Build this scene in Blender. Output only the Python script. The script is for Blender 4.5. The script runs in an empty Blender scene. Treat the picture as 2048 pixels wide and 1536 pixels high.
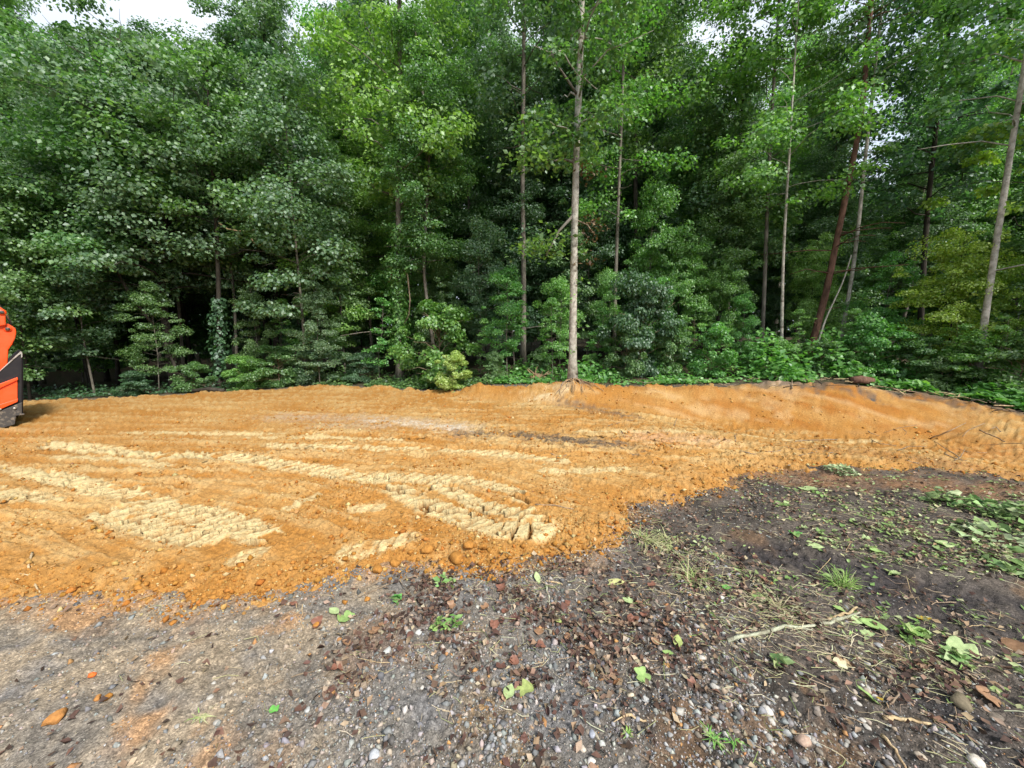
import bpy, math
import numpy as np
from mathutils import Vector

# ------------------------------------------------------------------ camera
F_PX, PITCH, CAM_H = 769.0, math.radians(8.0), 1.6      # focal length in photo pixels (2048 wide)
scene = bpy.context.scene
COL = scene.collection
cam_d = bpy.data.cameras.new('camera')
cam_d.sensor_width = 36.0
cam_d.lens = 36.0 * F_PX / 2048.0
cam_d.clip_start, cam_d.clip_end = 0.05, 2000.0
cam = bpy.data.objects.new('camera', cam_d)
COL.objects.link(cam)
cam.location = (0, 0, CAM_H)
cam.rotation_euler = (math.radians(90) - PITCH, 0, 0)
scene.camera = cam

# ------------------------------------------------------------------ sky and sun
SUN_EL, SUN_AZ = math.radians(46), math.radians(142)   # azimuth from +Y towards +X
world = bpy.data.worlds.new('World')
scene.world = world
world.use_nodes = True
wn, wl = world.node_tree.nodes, world.node_tree.links
bg = wn['Background']
sky = wn.new('ShaderNodeTexSky')
sky.sky_type = 'NISHITA'
sky.sun_disc = False
sky.sun_elevation = SUN_EL
sky.sun_rotation = SUN_AZ
sky.air_density, sky.dust_density, sky.ozone_density = 1.0, 4.0, 1.0
tc = wn.new('ShaderNodeTexCoord')
cn = wn.new('ShaderNodeTexNoise')
cn.inputs['Scale'].default_value = 2.2
cn.inputs['Detail'].default_value = 6
cr = wn.new('ShaderNodeValToRGB')
cr.color_ramp.elements[0].position, cr.color_ramp.elements[0].color = 0.30, (5.6, 6.6, 8.2, 1)
cr.color_ramp.elements[1].position, cr.color_ramp.elements[1].color = 0.70, (10.2, 10.6, 11.0, 1)
wm = wn.new('ShaderNodeMixRGB')
wm.inputs[0].default_value = 0.78          # thin bright cloud over most of the sky
wl.new(tc.outputs['Generated'], cn.inputs['Vector'])
wl.new(cn.outputs['Fac'], cr.inputs['Fac'])
wl.new(sky.outputs['Color'], wm.inputs[1])
wl.new(cr.outputs['Color'], wm.inputs[2])
wl.new(wm.outputs['Color'], bg.inputs['Color'])
bg.inputs['Strength'].default_value = 0.082

sun_d = bpy.data.lights.new('sun', 'SUN')
sun_d.energy, sun_d.angle, sun_d.color = 3.4, math.radians(10), (1.0, 0.95, 0.87)
sun = bpy.data.objects.new('sun', sun_d)
COL.objects.link(sun)
sd = Vector((math.sin(SUN_AZ) * math.cos(SUN_EL), math.cos(SUN_AZ) * math.cos(SUN_EL), math.sin(SUN_EL)))
sun.rotation_euler = sd.to_track_quat('Z', 'Y').to_euler()
sun.location = (0, 0, 40)

vs = scene.view_settings
vs.view_transform, vs.look, vs.exposure, vs.gamma = 'Standard', 'None', 0.88, 1.0
vs.use_curve_mapping = False
cy = scene.cycles
cy.max_bounces, cy.diffuse_bounces, cy.glossy_bounces, cy.transmission_bounces, cy.transparent_max_bounces = 5, 4, 2, 3, 4
cy.use_adaptive_sampling, cy.adaptive_threshold = True, 0.025
cy.caustics_reflective = cy.caustics_refractive = False

# ------------------------------------------------------------------ numeric helpers
RNG = np.random.default_rng(7)

def ray(px, py):
    a, b = (px - 1024.0) / F_PX, (768.0 - py) / F_PX
    return np.array([a, math.cos(PITCH) + b * math.sin(PITCH), -math.sin(PITCH) + b * math.cos(PITCH)])

def gp(px, py, z=0.0):
    """photo pixel -> point on the level ground"""
    d = ray(px, py)
    t = (z - CAM_H) / d[2]
    return d[0] * t, d[1] * t

def at(px, py, Y):
    """photo pixel -> point at distance Y"""
    d = ray(px, py)
    t = Y / d[1]
    return np.array([d[0] * t, Y, CAM_H + d[2] * t])

def _h(ix, iy, s):
    n = (ix.astype(np.int64) * 374761393 + iy.astype(np.int64) * 668265263 + s * 2147483647) & 0xffffffff
    n = ((n ^ (n >> 13)) * 1274126177) & 0xffffffff
    n = ((n ^ (n >> 16)) * 2246822519) & 0xffffffff
    return ((n ^ (n >> 15)) & 0xffffff) / float(0x1000000)

def vnoise(x, y, s=0):
    x, y = np.asarray(x, float), np.asarray(y, float)
    ix, iy = np.floor(x), np.floor(y)
    fx, fy = x - ix, y - iy
    ux, uy = fx * fx * fx * (fx * (fx * 6 - 15) + 10), fy * fy * fy * (fy * (fy * 6 - 15) + 10)
    def g(ox, oy):
        a = _h(ix + ox, iy + oy, s) * 2 * math.pi
        return np.cos(a) * (fx - ox) + np.sin(a) * (fy - oy)
    n = (g(0, 0) * (1 - ux) + g(1, 0) * ux) * (1 - uy) + (g(0, 1) * (1 - ux) + g(1, 1) * ux) * uy
    return n * 1.45

def fbm(x, y, s=0, o=4, gain=0.5):
    v, a, f = 0.0, 1.0, 1.0
    for i in range(o):
        v = v + a * vnoise(x * f + 17.3 * i, y * f - 9.1 * i, s + i)
        a *= gain
        f *= 2.03
    return v

def worley(x, y, s=0):
    """F1, F2, id of nearest cell"""
    x, y = np.asarray(x, float), np.asarray(y, float)
    ix, iy = np.floor(x), np.floor(y)
    f1 = np.full(x.shape, 9.0); f2 = np.full(x.shape, 9.0); cid = np.zeros(x.shape)
    for ox in (-1, 0, 1):
        for oy in (-1, 0, 1):
            cx, cy_ = ix + ox, iy + oy
            d = np.hypot(cx + _h(cx, cy_, s) - x, cy_ + _h(cx, cy_, s + 11) - y)
            n = d < f1
            f2 = np.where(n, f1, np.minimum(f2, d))
            cid = np.where(n, _h(cx, cy_, s + 23), cid)
            f1 = np.where(n, d, f1)
    return f1, f2, cid

def sstep(a, b, x):
    t = np.clip((x - a) / (b - a), 0, 1)
    return t * t * (3 - 2 * t)

def seg_dist(x, y, pts):
    """distance to an open polyline, signed side, and arc length of the nearest point"""
    best = np.full(x.shape, 1e9); side = np.zeros(x.shape); arc = np.zeros(x.shape)
    acc = 0.0
    for (ax, ay), (bx, by) in zip(pts[:-1], pts[1:]):
        dx, dy = bx - ax, by - ay
        L = math.hypot(dx, dy)
        t = np.clip(((x - ax) * dx + (y - ay) * dy) / (L * L), 0, 1)
        d = np.hypot(x - ax - t * dx, y - ay - t * dy)
        n = d < best
        best = np.where(n, d, best)
        side = np.where(n, ((x - ax) * dy - (y - ay) * dx) / L, side)
        arc = np.where(n, acc + t * L, arc)
        acc += L
    return best, side, arc

def poly_sd(x, y, pts):
    """signed distance to a closed polygon, positive inside"""
    d, _, _ = seg_dist(x, y, list(pts) + [pts[0]])
    ins = np.zeros(x.shape, bool)
    n = len(pts)
    for i in range(n):
        (ax, ay), (bx, by) = pts[i], pts[(i + 1) % n]
        if ay == by: continue
        c = ((ay > y) != (by > y)) & (x < (bx - ax) * (y - ay) / (by - ay) + ax)
        ins ^= c
    return np.where(ins, d, -d)

# ------------------------------------------------------------------ mesh helpers
def mesh_np(name, verts, faces, smooth=False, cols=None):
    """verts (N,3); faces: array (M,3|4) or list of such arrays"""
    me = bpy.data.meshes.new(name)
    verts = np.ascontiguousarray(verts, dtype=np.float32)
    fl = faces if isinstance(faces, list) else [faces]
    fl = [np.asarray(f, dtype=np.int32) for f in fl if len(f)]
    me.vertices.add(len(verts))
    me.vertices.foreach_set('co', verts.ravel())
    lv = np.concatenate([f.ravel() for f in fl])
    cnt = np.concatenate([np.full(len(f), f.shape[1], np.int32) for f in fl])
    st = np.concatenate([[0], np.cumsum(cnt)[:-1]]).astype(np.int32)
    me.loops.add(len(lv))
    me.loops.foreach_set('vertex_index', lv)
    me.polygons.add(len(cnt))
    me.polygons.foreach_set('loop_start', st)
    me.polygons.foreach_set('loop_total', cnt)
    if smooth:
        me.polygons.foreach_set('use_smooth', np.ones(len(cnt), bool))
    me.update(calc_edges=True)
    if cols is not None:
        at_ = me.color_attributes.new('soil', 'FLOAT_COLOR', 'POINT')
        c4 = np.ones((len(verts), 4), np.float32)
        c4[:, :3] = cols
        at_.data.foreach_set('color', c4.ravel())
    return me

def link(name, me, mat=None, parent=None, label=None, cat=None, group=None, kind=None, loc=None):
    o = bpy.data.objects.new(name, me)
    COL.objects.link(o)
    if mat is not None and me is not None and not me.materials:
        me.materials.append(mat)
    if parent is not None: o.parent = parent
    if label: o['label'] = label
    if cat: o['category'] = cat
    if group: o['group'] = group
    if kind: o['kind'] = kind
    if loc is not None: o.location = loc
    return o

def copy_tree(src, loc, rotz=0.0, scale=1.0, tilt=(0, 0), label=None, group=None):
    r = src.copy(); COL.objects.link(r)
    r.location = loc
    r.rotation_euler = (tilt[0], tilt[1], rotz)
    r.scale = scale if hasattr(scale, '__len__') else (scale,) * 3
    if label: r['label'] = label
    if group: r['group'] = group
    for ch in src.children:
        c = ch.copy(); COL.objects.link(c); c.parent = r
        for g in ch.children:
            d = g.copy(); COL.objects.link(d); d.parent = c
    return r

class MB:
    """collects tubes, boxes, prisms into one mesh"""
    def __init__(s): s.v, s.q, s.t, s.n = [], [], [], 0
    def add(s, v, q=None, t=None):
        v = np.asarray(v, float)
        if q is not None and len(q): s.q.append(np.asarray(q) + s.n)
        if t is not None and len(t): s.t.append(np.asarray(t) + s.n)
        s.v.append(v); s.n += len(v)
    def tube(s, pts, rad, sides=7, squash=None, wob=0.0, rng=None):
        pts = np.asarray(pts, float); n = len(pts)
        rad = np.broadcast_to(np.asarray(rad, float), (n,))
        tan = np.gradient(pts, axis=0)
        tan /= np.linalg.norm(tan, axis=1, keepdims=True) + 1e-9
        ref = np.array([0., 0., 1.]) if abs(tan[0][2]) < 0.8 else np.array([0., 1., 0.])
        a = np.cross(tan, ref); a /= np.linalg.norm(a, axis=1, keepdims=True) + 1e-9
        b = np.cross(tan, a)
        ang = np.arange(sides) * 2 * math.pi / sides
        rr = np.repeat(rad[:, None], sides, 1)
        if wob and rng is not None: rr = rr * (1 + wob * rng.standard_normal(rr.shape))
        v = pts[:, None, :] + rr[:, :, None] * (np.cos(ang)[None, :, None] * a[:, None, :] + np.sin(ang)[None, :, None] * b[:, None, :])
        v = v.reshape(-1, 3)
        i = np.arange(n - 1)[:, None] * sides; j = np.arange(sides)[None, :]; k = (j + 1) % sides
        q = np.stack([i + j, i + k, i + sides + k, i + sides + j], -1).reshape(-1, 4)
        v = np.vstack([v, pts[0], pts[-1]])
        c0, c1 = n * sides, n * sides + 1
        jj = np.arange(sides); kk = (jj + 1) % sides
        t = np.vstack([np.stack([np.full(sides, c0), kk, jj], -1), np.stack([np.full(sides, c1), (n - 1) * sides + jj, (n - 1) * sides + kk], -1)])
        s.add(v, q, t)
    def prism(s, poly, axis_vec, inset=0.0):
        """closed polygon (list of 3D points) extruded along axis_vec"""
        p = np.asarray(poly, float); n = len(p)
        v = np.vstack([p, p + np.asarray(axis_vec, float)])
        j = np.arange(n); k = (j + 1) % n
        q = np.stack([j, k, n + k, n + j], -1)
        s.add(v, q, None)
        s.ngons = getattr(s, 'ngons', [])
        base = s.n - 2 * n
        s.ngons.append([base + x for x in range(n)][::-1]); s.ngons.append([base + n + x for x in range(n)])
    def mesh(s, name, smooth=False):
        v = np.vstack(s.v)
        if getattr(s, 'ngons', None):
            faces = [list(map(int, f)) for q in s.q for f in q] + [list(map(int, f)) for t in s.t for f in t] + s.ngons
            me = bpy.data.meshes.new(name); me.from_pydata([tuple(x) for x in v], [], faces); me.update()
            if smooth: me.polygons.foreach_set('use_smooth', np.ones(len(me.polygons), bool))
            return me
        fl = []
        if s.q: fl.append(np.vstack(s.q))
        if s.t: fl.append(np.vstack(s.t))
        return mesh_np(name, v, fl, smooth)

def leaf_mesh_arrays(cen, nrm, direc, size, aspect=0.62, fold=0.25):
    """diamond leaves folded on the midrib: 4 verts, 2 triangles each"""
    n = len(cen)
    nrm = nrm / (np.linalg.norm(nrm, axis=1, keepdims=True) + 1e-9)
    d = direc - nrm * np.sum(direc * nrm, 1, keepdims=True)
    d /= np.linalg.norm(d, axis=1, keepdims=True) + 1e-9
    w = np.cross(nrm, d)
    s = np.broadcast_to(np.asarray(size, float), (n,))[:, None]
    hw = s * aspect * 0.5
    fo = hw * fold
    v = np.stack([cen - d * s * 0.5, cen + w * hw + nrm * fo - d * s * 0.05, cen + d * s * 0.5, cen - w * hw + nrm * fo - d * s * 0.05], 1).reshape(-1, 3)
    i = np.arange(n)[:, None] * 4
    t = np.concatenate([i + np.array([[0, 2, 1]]), i + np.array([[0, 3, 2]])], 0)
    return v, t

# ------------------------------------------------------------------ materials
def new_mat(name):
    m = bpy.data.materials.new(name); m.use_nodes = True
    nt = m.node_tree; nt.nodes.clear()
    out = nt.nodes.new('ShaderNodeOutputMaterial')
    return m, nt.nodes, nt.links, out

def noise_node(N, L, scale, detail=4, rough=0.55, vec=None):
    n = N.new('ShaderNodeTexNoise')
    n.inputs['Scale'].default_value, n.inputs['Detail'].default_value, n.inputs['Roughness'].default_value = scale, detail, rough
    if vec is not None: L.new(vec, n.inputs['Vector'])
    return n

def ramp(N, L, fac, stops):
    r = N.new('ShaderNodeValToRGB'); e = r.color_ramp.elements
    while len(e) < len(stops): e.new(0.5)
    for k, (p, c) in enumerate(stops):
        e[k].position = p; e[k].color = (*c, 1) if len(c) == 3 else c
    L.new(fac, r.inputs['Fac'])
    return r

def mul_rgb(N, L, a, b, mode='MULTIPLY', fac=1.0):
    m = N.new('ShaderNodeMixRGB'); m.blend_type = mode
    if isinstance(fac, float): m.inputs[0].default_value = fac
    else: L.new(fac, m.inputs[0])
    for k, x in ((1, a), (2, b)):
        if isinstance(x, tuple): m.inputs[k].default_value = (*x, 1)
        else: L.new(x, m.inputs[k])
    return m.outputs[0]

def soil_material(name, scales, contrast, bump, rough=0.9, cells=None):
    """soil colour is a per-vertex property of the ground; grain and fine relief are added here"""
    m, N, L, out = new_mat(name)
    b = N.new('ShaderNodeBsdfPrincipled')
    b.inputs['Roughness'].default_value = rough
    b.inputs['Specular IOR Level'].default_value = 0.2
    at_ = N.new('ShaderNodeAttribute'); at_.attribute_name = 'soil'
    tc_ = N.new('ShaderNodeTexCoord'); P = tc_.outputs['Object']
    col = at_.outputs['Color']
    hs = []
    for sc, am in zip(scales, contrast):
        n = noise_node(N, L, sc, 3, 0.6, P)
        r = ramp(N, L, n.outputs['Fac'], [(0.30, (1 - am,) * 3), (0.70, (1 + am,) * 3)])
        col = mul_rgb(N, L, col, r.outputs['Color'])
        hs.append(n.outputs['Fac'])
    if cells:
        v = N.new('ShaderNodeTexVoronoi'); v.inputs['Scale'].default_value = cells[0]
        L.new(P, v.inputs['Vector'])
        hsv = N.new('ShaderNodeSeparateColor'); L.new(v.outputs['Color'], hsv.inputs[0])
        r = ramp(N, L, hsv.outputs[0], [(0.0, (0.55, 0.52, 0.5)), (0.6, (1.0, 0.98, 0.95)), (0.93, (1.5, 1.45, 1.4)), (1.0, (2.4, 2.3, 2.2))])
        col = mul_rgb(N, L, col, r.outputs['Color'], fac=cells[1])
        hs.append(v.outputs['Distance'])
    L.new(col, b.inputs['Base Color'])
    prev = None
    for k, (h, (st, dist)) in enumerate(zip(hs, bump)):
        bu = N.new('ShaderNodeBump')
        bu.inputs['Strength'].default_value, bu.inputs['Distance'].default_value = st, dist
        bu.invert = bool(cells) and k == len(hs) - 1
        L.new(h, bu.inputs['Height'])
        if prev is not None: L.new(prev, bu.inputs['Normal'])
        prev = bu.outputs['Normal']
    if prev is not None: L.new(prev, b.inputs['Normal'])
    L.new(b.outputs[0], out.inputs[0])
    return m

M_SOIL = soil_material('dark_soil', (34, 150), (0.35, 0.4), ((0.5, 0.012), (0.8, 0.006), (0.5, 0.005)), 0.9, cells=(110, 0.55))
M_CLAY = soil_material('orange_clay', (36, 140), (0.22, 0.26), ((0.9, 0.014), (0.9, 0.006)), 0.93)

def leaf_material(name, dark, light, trans=0.48, gloss=0.05, hue=0.014):
    m, N, L, out = new_mat(name)
    g = N.new('ShaderNodeNewGeometry')
    oi = N.new('ShaderNodeObjectInfo')
    r = ramp(N, L, g.outputs['Random Per Island'], [(0.0, dark), (0.75, tuple(0.5 * (a + b) for a, b in zip(dark, light))), (1.0, light)])
    hsv = N.new('ShaderNodeHueSaturation')
    mr = N.new('ShaderNodeMapRange'); mr.inputs['To Min'].default_value, mr.inputs['To Max'].default_value = 0.5 - hue, 0.5 + hue
    L.new(oi.outputs['Random'], mr.inputs['Value']); L.new(mr.outputs[0], hsv.inputs['Hue'])
    L.new(r.outputs['Color'], hsv.inputs['Color'])
    c = hsv.outputs['Color']
    d = N.new('ShaderNodeBsdfDiffuse'); t = N.new('ShaderNodeBsdfTranslucent'); gl = N.new('ShaderNodeBsdfGlossy')
    gl.inputs['Roughness'].default_value = 0.5
    gl.inputs['Color'].default_value = (0.9, 0.95, 1, 1)
    L.new(c, d.inputs['Color'])
    L.new(mul_rgb(N, L, c, (1.15, 1.35, 0.6)), t.inputs['Color'])
    m1 = N.new('ShaderNodeMixShader'); m1.inputs[0].default_value = trans
    L.new(d.outputs[0], m1.inputs[1]); L.new(t.outputs[0], m1.inputs[2])
    m2 = N.new('ShaderNodeMixShader'); m2.inputs[0].default_value = gloss
    L.new(m1.outputs[0], m2.inputs[1]); L.new(gl.outputs[0], m2.inputs[2])
    L.new(m2.outputs[0], out.inputs[0])
    return m

LEAF = {
    'mid': leaf_material('leaf_mid_green', (0.070, 0.165, 0.048), (0.220, 0.370, 0.112)),
    'blue': leaf_material('leaf_cool_green', (0.072, 0.158, 0.072), (0.215, 0.335, 0.160)),
    'dark': leaf_material('leaf_dark_green', (0.044, 0.116, 0.050), (0.130, 0.250, 0.108)),
    'bright': leaf_material('leaf_bright_green', (0.120, 0.280, 0.055), (0.310, 0.530, 0.125)),
    'fresh': leaf_material('leaf_fresh_green', (0.082, 0.235, 0.050), (0.245, 0.465, 0.105)),
    'yellow': leaf_material('leaf_yellow_green', (0.210, 0.350, 0.042), (0.440, 0.580, 0.095), hue=0.01),
    'pale': leaf_material('leaf_pale_yellow', (0.28, 0.40, 0.09), (0.56, 0.68, 0.24), hue=0.01),
    'needle': leaf_material('needle_green', (0.040, 0.095, 0.050), (0.09, 0.170, 0.085), trans=0.2),
    'dead': leaf_material('leaf_dead_brown', (0.075, 0.042, 0.026), (0.20, 0.12, 0.065), trans=0.2, gloss=0.02),
}

def bark_material(name, c0, c1, knots=False, zs=0.25, scale=9):
    m, N, L, out = new_mat(name)
    b = N.new('ShaderNodeBsdfPrincipled'); b.inputs['Roughness'].default_value = 0.9
    b.inputs['Specular IOR Level'].default_value = 0.15
    tc_ = N.new('ShaderNodeTexCoord'); mp = N.new('ShaderNodeMapping')
    mp.inputs['Scale'].default_value = (1, 1, zs)
    L.new(tc_.outputs['Object'], mp.inputs['Vector'])
    n = noise_node(N, L, scale, 7, 0.65, mp.outputs[0])
    r = ramp(N, L, n.outputs['Fac'], [(0.32, c0), (0.62, c1)])
    col = r.outputs['Color']
    n2 = noise_node(N, L, 2.1, 3, 0.5, tc_.outputs['Object'])
    r2 = ramp(N, L, n2.outputs['Fac'], [(0.3, (0.72, 0.75, 0.7)), (0.7, (1.15, 1.12, 1.1))])
    col = mul_rgb(N, L, col, r2.outputs['Color'])
    if knots:
        v = N.new('ShaderNodeTexVoronoi'); v.inputs['Scale'].default_value = 1.0
        mp2 = N.new('ShaderNodeMapping'); mp2.inputs['Scale'].default_value = (3.2, 3.2, 6.5)
        L.new(tc_.outputs['Object'], mp2.inputs['Vector']); L.new(mp2.outputs[0], v.inputs['Vector'])
        r3 = ramp(N, L, v.outputs['Distance'], [(0.10, (0.28, 0.24, 0.2)), (0.24, (1, 1, 1))])
        col = mul_rgb(N, L, col, r3.outputs['Color'], fac=0.8)
    L.new(col, b.inputs['Base Color'])
    bu = N.new('ShaderNodeBump'); bu.inputs['Strength'].default_value, bu.inputs['Distance'].default_value = 0.8, 0.03
    L.new(n.outputs['Fac'], bu.inputs['Height']); L.new(bu.outputs[0], b.inputs['Normal'])
    L.new(b.outputs[0], out.inputs[0])
    return m

BARK = {
    'pale': bark_material('bark_pale_grey', (0.20, 0.182, 0.158), (0.46, 0.44, 0.395), knots=True, zs=0.8, scale=11),
    'grey': bark_material('bark_grey', (0.07, 0.062, 0.053), (0.21, 0.19, 0.165), zs=0.35),
    'dark': bark_material('bark_dark', (0.022, 0.019, 0.017), (0.065, 0.056, 0.047), zs=0.3),
    'pine': bark_material('bark_reddish_brown', (0.055, 0.030, 0.022), (0.19, 0.105, 0.078), zs=0.35, scale=14),
    'lichen': bark_material('bark_lichen', (0.16, 0.12, 0.085), (0.50, 0.52, 0.40), zs=1, scale=22),
    'wood': bark_material('bare_wood', (0.28, 0.19, 0.11), (0.58, 0.45, 0.28), zs=0.5, scale=18),
    'twig': bark_material('twig_brown', (0.13, 0.095, 0.07), (0.34, 0.26, 0.19), zs=0.6, scale=20),
    'root': bark_material('root_tan', (0.16, 0.10, 0.06), (0.40, 0.28, 0.17), zs=0.6, scale=16),
}

def attr_material(name, rough=0.85, spec=0.25, bump=0.0, bscale=120, trans=0.0):
    m, N, L, out = new_mat(name)
    b = N.new('ShaderNodeBsdfPrincipled'); b.inputs['Roughness'].default_value = rough
    b.inputs['Specular IOR Level'].default_value = spec
    a = N.new('ShaderNodeAttribute'); a.attribute_name = 'soil'
    tc_ = N.new('ShaderNodeTexCoord')
    n = noise_node(N, L, bscale, 4, 0.6, tc_.outputs['Object'])
    r = ramp(N, L, n.outputs['Fac'], [(0.3, (0.72, 0.72, 0.72)), (0.7, (1.2, 1.2, 1.2))])
    c = mul_rgb(N, L, a.outputs['Color'], r.outputs['Color'])
    L.new(c, b.inputs['Base Color'])
    if bump:
        bu = N.new('ShaderNodeBump'); bu.inputs['Strength'].default_value, bu.inputs['Distance'].default_value = bump, 0.006
        L.new(n.outputs['Fac'], bu.inputs['Height']); L.new(bu.outputs[0], b.inputs['Normal'])
    sh = b.outputs[0]
    if trans:
        t = N.new('ShaderNodeBsdfTranslucent'); L.new(c, t.inputs['Color'])
        mx = N.new('ShaderNodeMixShader'); mx.inputs[0].default_value = trans
        L.new(sh, mx.inputs[1]); L.new(t.outputs[0], mx.inputs[2]); sh = mx.outputs[0]
    L.new(sh, out.inputs[0])
    return m

M_STONE = attr_material('stone', 0.8, 0.3, 0.4, 90)
M_CLOD = attr_material('clay_clod', 0.95, 0.1, 0.8, 70)
M_LITTER = attr_material('litter', 0.8, 0.3, 0.0, 60, trans=0.15)
M_GREENLEAF = attr_material('fallen_green_leaf', 0.5, 0.4, 0.0, 40, trans=0.2)

def paint_material(name, col, rough, dirt, dirt_scale=6, spec=0.5, metal=0.0):
    m, N, L, out = new_mat(name)
    b = N.new('ShaderNodeBsdfPrincipled')
    b.inputs['Metallic'].default_value = metal
    b.inputs['Specular IOR Level'].default_value = spec
    tc_ = N.new('ShaderNodeTexCoord')
    n = noise_node(N, L, dirt_scale, 8, 0.7, tc_.outputs['Object'])
    r = ramp(N, L, n.outputs['Fac'], [(0.5, (0, 0, 0)), (0.72, (1, 1, 1))])
    c = mul_rgb(N, L, col, dirt, 'MIX', r.outputs['Color'])
    L.new(c, b.inputs['Base Color'])
    rr = ramp(N, L, n.outputs['Fac'], [(0.4, (rough,) * 3), (0.7, (0.85,) * 3)])
    L.new(rr.outputs['Color'], b.inputs['Roughness'])
    L.new(b.outputs[0], out.inputs[0])
    return m

M_ORANGE = paint_material('orange_paint', (0.80, 0.070, 0.006), 0.35, (0.60, 0.09, 0.02), 4)
M_BLACK = paint_material('black_paint', (0.013, 0.012, 0.015), 0.45, (0.030, 0.026, 0.024), 5, 0.3)
M_STEEL = paint_material('worn_steel', (0.42, 0.40, 0.37), 0.4, (0.10, 0.08, 0.06), 9, metal=0.6)
M_WORN = paint_material('scraped_steel', (0.05, 0.047, 0.045), 0.55, (0.30, 0.25, 0.19), 14, metal=0.2)
M_RUBBER = paint_material('track_rubber', (0.02, 0.02, 0.02), 0.8, (0.30, 0.15, 0.05), 5, 0.2)
M_GLASS = paint_material('cab_glass', (0.02, 0.025, 0.03), 0.08, (0.05, 0.05, 0.05), 2, 0.8)

# ------------------------------------------------------------------ terrain
_keys = [(-300, 818, 811, .8), (-100, 815, 807, .8), (50, 812, 805, .8), (300, 800, 793, .8), (500, 788, 781, .8), (640, 786, 772, .9), (760, 790, 775, .9),
         (880, 800, 785, .8), (960, 806, 771, .9), (1060, 812, 771, .9), (1150, 822, 776, 1.0), (1300, 826, 772, 1.1), (1450, 832, 768, 1.4), (1560, 842, 766, 1.6),
         (1700, 852, 772, 1.6), (1800, 858, 786, 1.7), (1900, 862, 800, 1.6), (2048, 885, 828, 1.4), (2200, 920, 848, 1.3), (2500, 960, 870, 1.2)]
KU, KYF, KYC, KZC = [], [], [], []
for px, pf, pc, ex in _keys:
    fx, fy = gp(px, pf)
    c = at(px, pc, fy + ex)
    KU.append(c[0] / c[1]); KYF.append(fy); KYC.append(c[1]); KZC.append(c[2])
KU, KYF, KYC, KZC = map(np.array, (KU, KYF, KYC, KZC))

def base_h(x, y):
    """smooth large-scale height of the place"""
    x, y = np.asarray(x, float), np.asarray(y, float)
    yy = np.maximum(y, 0.6)
    u = np.clip(x / yy, KU[0], KU[-1])
    w = 0.10 * vnoise(x * 0.9, y * 0.9, 41)
    yf, yc, zc = np.interp(u, KU, KYF) + w, np.interp(u, KU, KYC) + w, np.interp(u, KU, KZC)
    s = (y - yf) / (yc - yf)
    sc_ = np.clip(s, 0, 1)
    z = zc * (0.3 * sstep(0.0, 1.0, s) + 0.7 * sc_ ** 1.7)
    z = z - 0.24 * np.exp(-((s + 0.12) / 0.55) ** 2) * sstep(0.28, 0.62, u) * (y > 3)
    z = z + 0.13 * np.exp(-((x - 1.42) ** 2 + (y - 8.6) ** 2) / 0.30)
    back = np.maximum(y - yc, 0)
    slope = np.interp(u, [-1.2, -0.5, 0.0, 1.2], [-0.10, -0.03, 0.02, 0.05])
    z = z + slope * np.minimum(back, 14) + 0.10 * fbm(x * 0.35, y * 0.35, 5, 3) * sstep(0.2, 3, back)
    z = z * (y > 0.6)
    # slight dish in the graded pad
    z = z + 0.025 * vnoise(x * 0.5, y * 0.6, 77) * sstep(2.5, 5, y)
    return z

_edge_px = [(-500, 1190), (-150, 1195), (0, 1197), (102, 1187), (212, 1190), (239, 1173), (308, 1187), (393, 1214), (444, 1197), (581, 1173), (697, 1142),
            (760, 1130), (850, 1122), (960, 1133), (1060, 1120), (1150, 1105), (1220, 1075), (1262, 1040), (1255, 1010), (1330, 1000), (1400, 986), (1440, 966),
            (1500, 946), (1560, 936), (1640, 930), (1760, 938), (1850, 934), (1960, 942), (2048, 950), (2300, 965)]
_clay_poly = [gp(*p) for p in _edge_px]
_crest = [(u * (yc + 0.08), yc + 0.08) for u, yc in zip(KU, KYC)]
CLAY_POLY = _clay_poly + _crest[::-1]

def clay_sd(x, y):
    return poly_sd(x, y, CLAY_POLY)

def clay_t(x, y, sd_=None):
    sd_ = clay_sd(x, y) if sd_ is None else sd_
    rag = 0.045 * fbm(x * 2.2, y * 2.2, 3, 4) + 0.022 * fbm(x * 14, y * 14, 9, 3)
    near = 1 - sstep(5, 8, np.hypot(x, y))
    return np.clip((sd_ + rag * 2.2) * 0.28, -0.06, 0.05 * (0.5 + 0.5 * near)) + rag * 0.28 * near

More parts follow.
